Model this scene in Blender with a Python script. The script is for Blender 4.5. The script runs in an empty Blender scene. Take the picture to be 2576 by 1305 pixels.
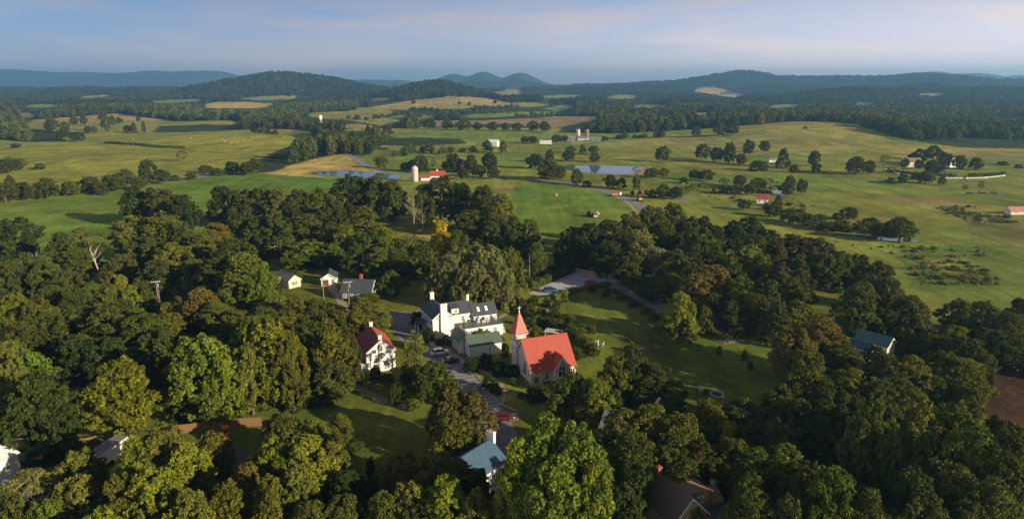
import bpy, bmesh, math, random
import numpy as np
from mathutils import Vector, Matrix

# ------------------------------------------------------------------ camera, sky, sun, exposure
SC = bpy.context.scene
COL = SC.collection
R = math.radians
CAM_H = 66.0
TILT = R(14.33)
FD = 1740.2                      # focal length, in units of a 2575 wide picture
SUN_AZ = R(120.0)                # clockwise from +Y
SUN_EL = R(17.0)
SUN_STRENGTH = 4.4
SKY_STRENGTH = 0.080
EXPOSURE = 1.0

cam = bpy.data.cameras.new('camera')
cam.lens = 24.33
cam.sensor_width = 36.0
cam.clip_start = 1.0
cam.clip_end = 60000.0
camo = bpy.data.objects.new('camera', cam)
camo.location = (0, 0, CAM_H)
camo.rotation_euler = (R(90) - TILT, 0, 0)
COL.objects.link(camo)
SC.camera = camo

world = bpy.data.worlds.new('World')
SC.world = world
world.use_nodes = True
wn, wl = world.node_tree.nodes, world.node_tree.links
wn.clear()
w_out = wn.new('ShaderNodeOutputWorld')
w_bg = wn.new('ShaderNodeBackground')
w_sky = wn.new('ShaderNodeTexSky')
w_sky.sky_type = 'NISHITA'
w_sky.sun_disc = False
w_sky.sun_elevation = SUN_EL
w_sky.sun_rotation = -SUN_AZ
w_sky.altitude = 200
w_sky.air_density = 0.62
w_sky.dust_density = 1.0
w_sky.ozone_density = 6.0
w_bg.inputs['Strength'].default_value = SKY_STRENGTH
# thin streaky cloud veil all over the sky
w_tc = wn.new('ShaderNodeTexCoord')
w_map = wn.new('ShaderNodeMapping')
w_map.inputs['Rotation'].default_value = (0, R(7), 0)
w_map.inputs['Scale'].default_value = (1.5, 1.5, 12.0)
w_noise = wn.new('ShaderNodeTexNoise')
w_noise.inputs['Scale'].default_value = 1.7
w_noise.inputs['Detail'].default_value = 7
w_noise.inputs['Roughness'].default_value = 0.52
w_noise.inputs['Distortion'].default_value = 0.25
w_ramp = wn.new('ShaderNodeValToRGB')
w_ramp.color_ramp.elements[0].position = 0.42
w_ramp.color_ramp.elements[0].color = (0, 0, 0, 1)
w_ramp.color_ramp.elements[1].position = 0.72
w_ramp.color_ramp.elements[1].color = (0.65, 0.65, 0.65, 1)
w_lum = wn.new('ShaderNodeRGBToBW')
w_cl = wn.new('ShaderNodeMixRGB'); w_cl.blend_type = 'MULTIPLY'; w_cl.inputs[0].default_value = 1
w_cl.inputs[2].default_value = (1.33, 1.19, 1.25, 1)
w_mix = wn.new('ShaderNodeMixRGB')
wl.new(w_tc.outputs['Generated'], w_map.inputs['Vector'])
wl.new(w_map.outputs['Vector'], w_noise.inputs['Vector'])
wl.new(w_noise.outputs['Fac'], w_ramp.inputs['Fac'])
# the veil glows more on the sun's side
w_dot = wn.new('ShaderNodeVectorMath'); w_dot.operation = 'DOT_PRODUCT'
w_dot.inputs[1].default_value = (math.sin(SUN_AZ), math.cos(SUN_AZ), .15)
w_side = wn.new('ShaderNodeMapRange')
w_side.inputs['From Min'].default_value = -.95; w_side.inputs['From Max'].default_value = .30
w_side.inputs['To Min'].default_value = .04; w_side.inputs['To Max'].default_value = .86
w_add = wn.new('ShaderNodeMath'); w_add.operation = 'ADD'; w_add.use_clamp = True
wl.new(w_tc.outputs['Generated'], w_dot.inputs[0]); wl.new(w_dot.outputs['Value'], w_side.inputs['Value'])
wl.new(w_side.outputs[0], w_add.inputs[0]); wl.new(w_ramp.outputs['Color'], w_add.inputs[1])
# and thickens and brightens toward the horizon all round
w_sep = wn.new('ShaderNodeSeparateXYZ'); wl.new(w_tc.outputs['Generated'], w_sep.inputs[0])
w_low = wn.new('ShaderNodeMapRange'); w_low.interpolation_type = 'SMOOTHSTEP'
w_low.inputs['From Min'].default_value = .0; w_low.inputs['From Max'].default_value = .16
w_low.inputs['To Min'].default_value = .27; w_low.inputs['To Max'].default_value = .0
wl.new(w_sep.outputs['Z'], w_low.inputs['Value'])
w_add2 = wn.new('ShaderNodeMath'); w_add2.operation = 'ADD'; w_add2.use_clamp = True
wl.new(w_add.outputs[0], w_add2.inputs[0]); wl.new(w_low.outputs[0], w_add2.inputs[1])
w_glow = wn.new('ShaderNodeMath'); w_glow.operation = 'ADD'; w_glow.inputs[1].default_value = 1.0
wl.new(w_low.outputs[0], w_glow.inputs[0])
w_gsc = wn.new('ShaderNodeVectorMath'); w_gsc.operation = 'SCALE'
wl.new(w_cl.outputs['Color'], w_gsc.inputs[0]); wl.new(w_glow.outputs[0], w_gsc.inputs['Scale'])
wl.new(w_add2.outputs[0], w_mix.inputs[0])
wl.new(w_sky.outputs['Color'], w_lum.inputs[0])
wl.new(w_lum.outputs[0], w_cl.inputs[1])
wl.new(w_sky.outputs['Color'], w_mix.inputs[1])
wl.new(w_gsc.outputs[0], w_mix.inputs[2])
wl.new(w_mix.outputs['Color'], w_bg.inputs['Color'])
wl.new(w_bg.outputs['Background'], w_out.inputs['Surface'])

sun = bpy.data.lights.new('sun', 'SUN')
sun.energy = SUN_STRENGTH
sun.angle = R(0.6)
sun.color = (1.0, 0.85, 0.62)
suno = bpy.data.objects.new('sun', sun)
sd = Vector((math.sin(SUN_AZ) * math.cos(SUN_EL), math.cos(SUN_AZ) * math.cos(SUN_EL), math.sin(SUN_EL)))
suno.rotation_euler = sd.to_track_quat('Z', 'Y').to_euler()
suno.location = sd * 300
COL.objects.link(suno)

SC.view_settings.view_transform = 'Standard'
SC.view_settings.look = 'None'
SC.view_settings.exposure = EXPOSURE
SC.view_settings.gamma = 1.0
SC.view_settings.use_curve_mapping = False
cy = SC.cycles
cy.max_bounces = 7
cy.diffuse_bounces = 2
cy.glossy_bounces = 2
cy.transmission_bounces = 2
cy.transparent_max_bounces = 4
cy.volume_bounces = 4
cy.caustics_reflective = False
cy.caustics_refractive = False
cy.use_denoising = True
cy.sample_clamp_indirect = 4.0

# ------------------------------------------------------------------ layout helpers
RNG = np.random.default_rng(11)
random.seed(5)
ST, CT = math.sin(TILT), math.cos(TILT)


def ray(x, y):
    u = (x - 1287.5) / FD
    v = -(y - 652.5) / FD
    return np.array((u, v * ST + CT, v * CT - ST))


def U(x, y, z=0.0):
    d = ray(x, y)
    t = (z - CAM_H) / d[2]
    return Vector((d[0] * t, d[1] * t, z))


def P(X, Y, Z):
    dz = Z - CAM_H
    dep = Y * CT - dz * ST
    up = Y * ST + dz * CT
    return 1287.5 + FD * X / dep, 652.5 - FD * up / dep, dep


def N(x, y, z=0.0):              # a point measured in the full size picture
    return U(x / 1.49126, y / 1.49126, z)


def z_for(X, Y, ypix):
    lo, hi = -40.0, 900.0
    for _ in range(60):
        m = (lo + hi) / 2
        if P(X, Y, m)[1] > ypix:
            lo = m
        else:
            hi = m
    return lo


# hills: peak column, peak row, distance, radius across, radius along, tree height on top
HILLS = []


def hill(x, ytop, dist, rx, ry, tree=0.0):
    X = (x - 1287.5) / FD * dist * CT
    z = z_for(X, dist, ytop) - tree
    HILLS.append((X, dist, max(z, 0.5), rx, ry))


for a in [(735, 186, 3400, 560, 800, 12), (620, 203, 3300, 420, 700, 12), (860, 212, 3300, 420, 600, 12),
          (330, 221, 3500, 900, 700, 12), (60, 224, 3600, 1000, 700, 12),
          (1090, 208, 2600, 235, 420, 12), (1150, 221, 2600, 200, 350, 12), (1030, 222, 2600, 190, 380, 12),
          (1350, 222, 4300, 500, 700, 10), (1500, 214, 4700, 700, 800, 10), (1680, 207, 4900, 700, 800, 10),
          (1860, 182, 5000, 520, 800, 8), (1780, 196, 4600, 420, 500, 8), (1620, 216, 4000, 420, 450, 8), (1450, 224, 3800, 380, 400, 8), (1980, 214, 3900, 420, 450, 8), (1990, 196, 5000, 600, 800, 8), (2100, 196, 4600, 600, 800, 10),
          (2230, 195, 4300, 480, 700, 10), (2350, 189, 4100, 520, 700, 10), (2490, 204, 4000, 600, 700, 10),
          (2650, 207, 4000, 700, 700, 10),
          (2050, 240, 2600, 330, 420, 12), (2200, 220, 2600, 420, 460, 12), (2330, 214, 2900, 300, 400, 12), (2420, 225, 2600, 480, 500, 12),
          (2560, 226, 2500, 480, 500, 12),
          (2270, 268, 1500, 260, 300, 13), (2400, 275, 1450, 280, 300, 13), (2560, 290, 1400, 300, 300, 13),
          (2045, 307, 960, 230, 240, 0), (1930, 334, 960, 190, 220, 0), (2160, 340, 940, 170, 200, 0),
          (2430, 374, 860, 220, 150, 0),
          (290, 289, 1420, 300, 260, 0), (150, 302, 1400, 260, 240, 0), (420, 306, 1380, 240, 220, 0),
          (1120, 246, 2200, 420, 420, 0), (850, 282, 1800, 300, 300, 0), (1290, 303, 1500, 380, 260, 0),
          (1500, 297, 1650, 300, 220, 0), (590, 258, 2300, 260, 240, 0), (1560, 240, 3300, 260, 260, 0),
          (1800, 221, 4300, 330, 420, 0), (1270, 226, 3600, 260, 300, 0),
          (560, 345, 820, 200, 160, 0), (300, 360, 760, 200, 160, 0), (850, 388, 640, 70, 60, 0),
          (300, 398, 600, 160, 90, 0),
          # far blue ridges
          (-150, 176, 8680, 1612, 1364, 0), (60, 177, 8680, 1178, 1364, 0), (240, 181, 8680, 1178, 1364, 0),
          (400, 180, 8804, 992, 1364, 0), (500, 181, 8804, 682, 1364, 0), (560, 186, 8804, 558, 1240, 0),
          (800, 200, 8000, 1280, 1280, 0), (980, 203, 8000, 1088, 1280, 0),
          (1145, 188.5, 6808, 350, 1110, 0), (1218, 182, 6882, 320, 1110, 0), (1308, 185, 6808, 350, 1110, 0),
          (1230, 203, 6660, 1110, 1110, 0), (1075, 203, 6660, 444, 1110, 0),
          (1570, 209, 7030, 666, 1110, 0), (1650, 206, 7030, 592, 1110, 0),
          (2330, 181, 8050, 560, 1260, 0), (2430, 184, 8050, 630, 1260, 0), (2560, 190, 8050, 770, 1260, 0),
          (2750, 190, 8050, 1050, 1260, 0)]:
    hill(*a)
HILLS = np.array(HILLS)

FLATS = [U(900, 440), U(1515, 430), U(960, 374), U(2220, 600), U(1965, 485)]


def sstep(a, b, x):
    t = np.clip((x - a) / (b - a), 0, 1)
    return t * t * (3 - 2 * t)


def height(x, y):
    x = np.asarray(x, float); y = np.asarray(y, float)
    r = np.hypot(x, y)
    roll = (np.sin(x / 47 + y / 83 + 1.3) * np.sin(y / 61 - x / 140 + .4) * .8 +
            np.sin(x / 118 - y / 95) * .9 + np.sin(x / 23 + 2.0) * np.sin(y / 31 + x / 60) * .25)
    amp = sstep(340, 640, r) * 0.75 + sstep(900, 2200, r) * 2.2
    for f in FLATS:
        d2 = (x - f.x) ** 2 + (y - f.y) ** 2
        amp = amp * (1 - np.exp(-(d2 / 60.0 ** 2) ** 2))
    big = np.zeros_like(r)
    for cx, cyy, z, rx, ry in HILLS:
        q = np.clip(1 - ((x - cx) / rx) ** 2 - ((y - cyy) / ry) ** 2, 0, 1)
        big += (z * q * q * (1.0 + .0 * q)) ** 4
    rough = sstep(2400, 3600, r) * (np.sin(x / 70 + 1) * np.sin(y / 90) + np.sin(x / 160 + y / 120)) * 3.0
    rough = rough + sstep(6500, 9000, r) * (np.sin(x / 330 + .7) * np.sin(y / 410) * 7 + np.sin(x / 150 + y / 700) * 3)
    return big ** 0.25 + roll * amp + rough * np.clip(big ** .25 / 40, 0, 1)


TT = np.geomspace(60, 22000, 4000)


def G(x, y):
    d = ray(x, y)
    zz = CAM_H + d[2] * TT - height(d[0] * TT, d[1] * TT)
    idx = np.nonzero(zz < 0)[0]
    if len(idx) == 0:
        t = TT[-1]
    else:
        i = idx[0]
        if i == 0:
            t = TT[0]
        else:
            t = TT[i - 1] + (TT[i] - TT[i - 1]) * zz[i - 1] / (zz[i - 1] - zz[i])
    X, Y = d[0] * t, d[1] * t
    return Vector((X, Y, float(height(X, Y))))


def inpoly(px, py, poly):
    px = np.asarray(px, float); py = np.asarray(py, float)
    ins = np.zeros(px.shape, bool)
    n = len(poly)
    j = n - 1
    for i in range(n):
        xi, yi = poly[i]; xj, yj = poly[j]
        if yi != yj:
            c = ((yi > py) != (yj > py)) & (px < (xj - xi) * (py - yi) / (yj - yi) + xi)
            ins ^= c
        j = i
    return ins


# ------------------------------------------------------------------ materials
MATS = {}


def mat(name, col, rough=.75, var=.25, scale=3.0, bump=0.0, spec=.3, metal=0.0, stretch=(1, 1, 1), detail=5):
    if name in MATS:
        return MATS[name]
    m = bpy.data.materials.new(name)
    m.use_nodes = True
    n, l = m.node_tree.nodes, m.node_tree.links
    b = n['Principled BSDF']
    b.inputs['Roughness'].default_value = rough
    b.inputs['Metallic'].default_value = metal
    b.inputs['Specular IOR Level'].default_value = spec
    tc = n.new('ShaderNodeTexCoord'); mp = n.new('ShaderNodeMapping')
    mp.inputs['Scale'].default_value = stretch
    ns = n.new('ShaderNodeTexNoise')
    ns.inputs['Scale'].default_value = scale; ns.inputs['Detail'].default_value = detail
    ns.inputs['Roughness'].default_value = .62
    rp = n.new('ShaderNodeMapRange')
    rp.inputs['From Min'].default_value = .25; rp.inputs['From Max'].default_value = .75
    rp.inputs['To Min'].default_value = 1 - var; rp.inputs['To Max'].default_value = 1 + var
    mx = n.new('ShaderNodeVectorMath'); mx.operation = 'SCALE'
    mx.inputs[0].default_value = col[:3]
    l.new(tc.outputs['Object'], mp.inputs['Vector']); l.new(mp.outputs['Vector'], ns.inputs['Vector'])
    l.new(ns.outputs['Fac'], rp.inputs['Value']); l.new(rp.outputs[0], mx.inputs['Scale'])
    l.new(mx.outputs[0], b.inputs['Base Color'])
    if bump:
        bp = n.new('ShaderNodeBump'); bp.inputs['Strength'].default_value = bump; bp.inputs['Distance'].default_value = .08
        l.new(ns.outputs['Fac'], bp.inputs['Height']); l.new(bp.outputs[0], b.inputs['Normal'])
    MATS[name] = m
    return m


def leaf_mat(name, instanced):
    m = bpy.data.materials.new(name); m.use_nodes = True
    n, l = m.node_tree.nodes, m.node_tree.links
    n.clear()
    out = n.new('ShaderNodeOutputMaterial')
    if instanced:
        a = n.new('ShaderNodeAttribute'); a.attribute_type = 'INSTANCER'; a.attribute_name = 'tint'; src = a.outputs['Color']
    else:
        a = n.new('ShaderNodeObjectInfo'); src = a.outputs['Color']
    v = n.new('ShaderNodeAttribute'); v.attribute_type = 'GEOMETRY'; v.attribute_name = 'leafshade'
    sc = n.new('ShaderNodeVectorMath'); sc.operation = 'SCALE'
    l.new(src, sc.inputs[0]); l.new(v.outputs['Fac'], sc.inputs['Scale'])
    # hue wobble: warm the brightest leaves
    wm = n.new('ShaderNodeMixRGB'); wm.blend_type = 'MULTIPLY'
    wm.inputs[2].default_value = (1.12, 1.05, .72, 1)
    mr = n.new('ShaderNodeMapRange'); mr.inputs['From Min'].default_value = .9; mr.inputs['From Max'].default_value = 1.5
    l.new(v.outputs['Fac'], mr.inputs['Value']); l.new(mr.outputs[0], wm.inputs[0]); l.new(sc.outputs[0], wm.inputs[1])
    d = n.new('ShaderNodeBsdfDiffuse'); t = n.new('ShaderNodeBsdfTranslucent'); mx = n.new('ShaderNodeMixShader')
    mx.inputs[0].default_value = .28
    l.new(wm.outputs[0], d.inputs['Color']); l.new(wm.outputs[0], t.inputs['Color'])
    l.new(d.outputs[0], mx.inputs[1]); l.new(t.outputs[0], mx.inputs[2]); l.new(mx.outputs[0], out.inputs['Surface'])
    MATS[name] = m
    return m


LEAF = leaf_mat('foliage', False)
LEAFW = leaf_mat('woodland_foliage', True)
BARK = mat('bark', (.11, .085, .06), .9, .4, 6, .4)
PALEBARK = mat('pale_bark', (.42, .36, .27), .9, .3, 5, .4)
WHITE = mat('white_paint', (.72, .70, .66), .6, .07, 1.2, .05)
WHITEBRICK = mat('white_stucco', (.72, .69, .64), .75, .10, 2.0, .15)
TRIM = mat('white_trim', (.80, .79, .76), .5, .05, 2)
STONE = mat('tan_stone', (.44, .375, .285), .85, .22, 3.5, .5)
STONEBASE = mat('brown_stone', (.20, .135, .11), .9, .4, 4, .8)
REDROOF = mat('red_metal_roof', (.36, .060, .034), .5, .16, .9, .03, .5, stretch=(1, 1, .3))
REDROOF2 = mat('weathered_red_roof', (.27, .062, .045), .55, .2, 1.1, .03, .4)
DARKROOF = mat('charcoal_roof', (.060, .066, .078), .5, .2, 1.3, .05, .4)
SHINGLE = mat('slate_shingle', (.052, .060, .075), .7, .3, 6, .3)
GREENROOF = mat('green_metal_roof', (.085, .120, .090), .5, .16, 1.3, .03, .5)
TEALROOF = mat('teal_metal_roof', (.045, .105, .12), .45, .14, 1.3, .03, .5)
BLUEROOF = mat('blue_metal_roof', (.060, .115, .175), .4, .14, 1.3, .03, .5)
TANROOF = mat('tan_shingle', (.24, .16, .095), .8, .3, 6, .3)
GREYROOF = mat('grey_shingle', (.17, .165, .165), .75, .25, 5, .3)
ROOFWHITE = mat('white_metal_roof', (.62, .63, .66), .45, .1, 1, .03, .5)
GREYSIDE = mat('grey_siding', (.13, .135, .14), .75, .18, 2, .1)
CREAM = mat('cream_siding', (.55, .49, .36), .75, .1, 2, .1)
TANSIDE = mat('tan_siding', (.42, .31, .18), .8, .15, 2, .1)
BRICK = mat('red_brick', (.30, .10, .06), .85, .35, 8, .4)
GLASS = mat('window_glass', (.012, .015, .02), .08, .3, 1, 0, .6)
SHUTTER = mat('dark_shutter', (.02, .022, .025), .6, .2, 4)
DOORBROWN = mat('brown_door', (.16, .055, .03), .6, .25, 4)
AWNING = mat('green_awning', (.01, .09, .07), .7, .15, 3)
ASPHALT = mat('asphalt', (.20, .185, .195), .9, .22, .35, .1)
LOTASPH = mat('pale_asphalt', (.42, .40, .41), .9, .2, .3, .1)
PAINT = mat('road_paint', (.62, .62, .60), .7, .2, 3)
BLUEPAINT = mat('blue_road_paint', (.08, .2, .5), .7, .2, 3)
GRAVEL = mat('gravel', (.20, .175, .13), .95, .25, 2, .3)
DIRT = mat('dirt_track', (.33, .24, .15), .95, .3, 1.2, .3)
PAVING = mat('garden_paving', (.30, .25, .21), .9, .35, 2.5, .4)
CONCRETE = mat('concrete', (.40, .38, .35), .85, .2, 2, .2)
WOODF = mat('fence_wood', (.20, .115, .052), .8, .25, 4, .2)
POLEW = mat('pole_wood', (.20, .15, .11), .85, .3, 4, .2)
METAL = mat('galvanised_metal', (.45, .46, .48), .4, .15, 3, 0, .5, .6)
BLACKM = mat('black_rubber', (.015, .015, .016), .7, .2, 4)
RIM = mat('wheel_rim', (.5, .5, .52), .3, .1, 4, 0, .5, .8)
CARWHITE = mat('car_white', (.78, .79, .80), .25, .03, 1, 0, .6)
CARBLACK = mat('car_black', (.02, .022, .025), .2, .1, 1, 0, .7)
CARRED = mat('car_red', (.55, .02, .03), .25, .05, 1, 0, .6)
CARMAROON = mat('car_maroon', (.085, .008, .012), .25, .05, 1, 0, .6)
CARBLUE = mat('car_blue', (.03, .07, .14), .25, .05, 1, 0, .6)
LAMPW = mat('lamp_white', (.8, .8, .78), .2, .02, 1, 0, .6)
LAMPR = mat('lamp_red', (.5, .02, .02), .3, .02, 1, 0, .5)
ORANGE = mat('orange_paint', (.62, .10, .02), .4, .1, 2)
YELLOWP = mat('yellow_paint', (.60, .27, .03), .5, .15, 2)
HAY = mat('hay', (.30, .20, .085), .95, .35, 6, .5)
SILOC = mat('silo_concrete', (.52, .45, .35), .8, .2, 1.5, .2, stretch=(1, 1, .2))
SILOB = mat('silo_brown', (.26, .16, .11), .8, .2, 1.5, .2, stretch=(1, 1, .2))
DOME = mat('silo_dome', (.62, .60, .56), .4, .1, 2, 0, .5, .3)
SKIN = mat('skin', (.45, .28, .2), .6, .1, 3)
CLOTHN = mat('navy_cloth', (.03, .03, .07), .9, .2, 6)
COWM = mat('cattle_hide', (.03, .022, .018), .8, .4, 2)
PLASTICT = mat('teal_plastic', (.35, .55, .52), .5, .1, 3)
ASHES = mat('ash', (.05, .035, .03), .95, .4, 5)

# ------------------------------------------------------------------ mesh collector


class MB:
    def __init__(s):
        s.v = []; s.f = []

    def add(s, verts, faces):
        o = len(s.v)
        s.v += [tuple(p) for p in verts]
        s.f += [tuple(o + i for i in f) for f in faces]

    def box(s, x0, x1, y0, y1, z0, z1):
        s.add([(x0, y0, z0), (x1, y0, z0), (x1, y1, z0), (x0, y1, z0), (x0, y0, z1), (x1, y0, z1), (x1, y1, z1), (x0, y1, z1)],
              [(0, 3, 2, 1), (4, 5, 6, 7), (0, 1, 5, 4), (1, 2, 6, 5), (2, 3, 7, 6), (3, 0, 4, 7)])

    def slab(s, a, b, c, d, t):
        a, b, c, d = map(Vector, (a, b, c, d))
        n = (b - a).cross(d - a).normalized() * t
        s.add([a, b, c, d, a - n, b - n, c - n, d - n],
              [(0, 1, 2, 3), (7, 6, 5, 4), (0, 4, 5, 1), (1, 5, 6, 2), (2, 6, 7, 3), (3, 7, 4, 0)])

    def bar(s, a, b, w, h=None):
        a, b = Vector(a), Vector(b); h = h or w
        d = (b - a).normalized()
        up = Vector((0, 0, 1)) if abs(d.z) < .95 else Vector((1, 0, 0))
        x = d.cross(up).normalized() * w / 2; z = x.cross(d).normalized() * h / 2
        s.add([a - x - z, a + x - z, a + x + z, a - x + z, b - x - z, b + x - z, b + x + z, b - x + z],
              [(3, 2, 1, 0), (4, 5, 6, 7), (0, 1, 5, 4), (1, 2, 6, 5), (2, 3, 7, 6), (3, 0, 4, 7)])

    def tube(s, pts, rad, n=6, cap=True):
        pts = [Vector(p) for p in pts]
        o = len(s.v)
        for i, p in enumerate(pts):
            d = (pts[min(i + 1, len(pts) - 1)] - pts[max(i - 1, 0)]).normalized()
            up = Vector((0, 0, 1)) if abs(d.z) < .9 else Vector((1, 0, 0))
            x = d.cross(up).normalized(); y = d.cross(x)
            r = rad[i] if hasattr(rad, '__len__') else rad
            for k in range(n):
                t = 2 * math.pi * k / n
                s.v.append(tuple(p + x * math.cos(t) * r + y * math.sin(t) * r))
        for i in range(len(pts) - 1):
            for k in range(n):
                a = o + i * n + k; b = o + i * n + (k + 1) % n
                s.f.append((a, b, b + n, a + n))
        if cap:
            s.f.append(tuple(o + k for k in range(n))[::-1])
            s.f.append(tuple(o + (len(pts) - 1) * n + k for k in range(n)))

    def lathe(s, prof, n=16, c=(0, 0, 0)):
        o = len(s.v)
        for r, z in prof:
            for k in range(n):
                t = 2 * math.pi * k / n
                s.v.append((c[0] + math.cos(t) * r, c[1] + math.sin(t) * r, c[2] + z))
        for i in range(len(prof) - 1):
            for k in range(n):
                a = o + i * n + k; b = o + i * n + (k + 1) % n
                s.f.append((a, b, b + n, a + n))
        s.f.append(tuple(o + k for k in range(n))[::-1])
        s.f.append(tuple(o + (len(prof) - 1) * n + k for k in range(n)))

    def prism(s, poly, y0, y1):          # polygon in x,z pulled along y
        n = len(poly)
        s.add([(x, y0, z) for x, z in poly] + [(x, y1, z) for x, z in poly],
              [tuple(range(n)), tuple(range(2 * n - 1, n - 1, -1))] + [(i, i + n, (i + 1) % n + n, (i + 1) % n) for i in range(n)])

    def mesh(s, name, m=None, smooth=False):
        me = bpy.data.meshes.new(name)
        me.from_pydata(s.v, [], s.f)
        if m:
            me.materials.append(m)
        bm = bmesh.new(); bm.from_mesh(me); bmesh.ops.recalc_face_normals(bm, faces=bm.faces); bm.to_mesh(me); bm.free()
        if smooth:
            me.polygons.foreach_set('use_smooth', [True] * len(me.polygons))
        return me

    def build(s, name, m, parent=None, smooth=False, label=None):
        o = bpy.data.objects.new(name, s.mesh(name, m, smooth))
        COL.objects.link(o)
        if parent:
            o.parent = parent
        if label:
            o['label'] = label
        return o


def tag(o, label, cat=None, group=None, kind=None):
    if label: o['label'] = label
    if cat: o['category'] = cat
    if group: o['group'] = group
    if kind: o['kind'] = kind
    return o


def thing(name, label, cat, loc, rz=0.0, group=None):
    o = bpy.data.objects.new(name, None)
    o.empty_display_size = .5
    COL.objects.link(o)
    o.location = loc; o.rotation_euler = (0, 0, rz)
    return tag(o, label, cat, group)


def link(name, me, parent=None, loc=None, color=None):
    o = bpy.data.objects.new(name, me); COL.objects.link(o)
    if parent: o.parent = parent
    if loc is not None: o.location = loc
    if color: o.color = (*color, 1)
    return o


# ------------------------------------------------------------------ the ground, one sheet to the horizon
_lat = np.random.default_rng(3).random((8, 256, 256))


def vnoise(x, y, s, k=0):
    x = np.asarray(x) / s; y = np.asarray(y) / s
    xi = np.floor(x).astype(int); yi = np.floor(y).astype(int)
    fx = x - xi; fy = y - yi
    fx = fx * fx * (3 - 2 * fx); fy = fy * fy * (3 - 2 * fy)
    L = _lat[k % 8]
    a = L[xi % 256, yi % 256]; b = L[(xi + 1) % 256, yi % 256]; c = L[xi % 256, (yi + 1) % 256]; d = L[(xi + 1) % 256, (yi + 1) % 256]
    return (a * (1 - fx) + b * fx) * (1 - fy) + (c * (1 - fx) + d * fx) * fy


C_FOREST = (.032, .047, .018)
C_MEADOW = (.215, .225, .036)
C_GREEN = (.155, .205, .034)
C_LUSH = (.125, .195, .026)
C_OLIVE = (.235, .215, .052)
C_TAN = (.42, .30, .085)
C_HAY = (.33, .24, .08)
C_BROWN = (.27, .185, .095)
C_EARTH_SHADED = (.065, .038, .024)  # brown earth, darkened so the colour holds the shade lying over it
C_LAWN = (.130, .155, .024)
C_MARSH = (.175, .190, .032)

# picture polygons of the land cover, laid out on the ground sheet; beyond about 1 km the land is wooded unless it is a field
WOODS = [
    [(600, 436), (640, 408), (700, 378), (770, 352), (800, 336), (850, 330), (930, 330), (985, 345), (975, 358), (945, 375), (930, 390), (885, 393), (862, 386), (790, 400), (730, 416), (690, 432)],
    [(980, 348), (1060, 346), (1160, 350), (1175, 362), (1060, 368), (960, 366)],
    [(0, 352), (0, 320), (60, 318), (75, 335), (130, 345), (170, 350), (165, 356), (90, 358)],
    [(1400, 333), (1420, 318), (1500, 303), (1600, 298), (1900, 298), (1990, 306), (1900, 314), (1800, 322), (1680, 330), (1560, 337)],
    [(2160, 316), (2175, 290), (2260, 262), (2330, 255), (2576, 280), (2700, 290), (2700, 376), (2576, 374), (2420, 372), (2330, 360), (2270, 350), (2210, 332)],
    [(390, 330), (400, 318), (520, 312), (640, 325), (560, 330), (470, 332)],
    [(590, 300), (640, 282), (760, 285), (820, 310), (800, 336), (770, 326), (640, 318)],
]
CLEAR = [[(932, 364), (992, 364), (992, 392), (932, 392)]]
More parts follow.
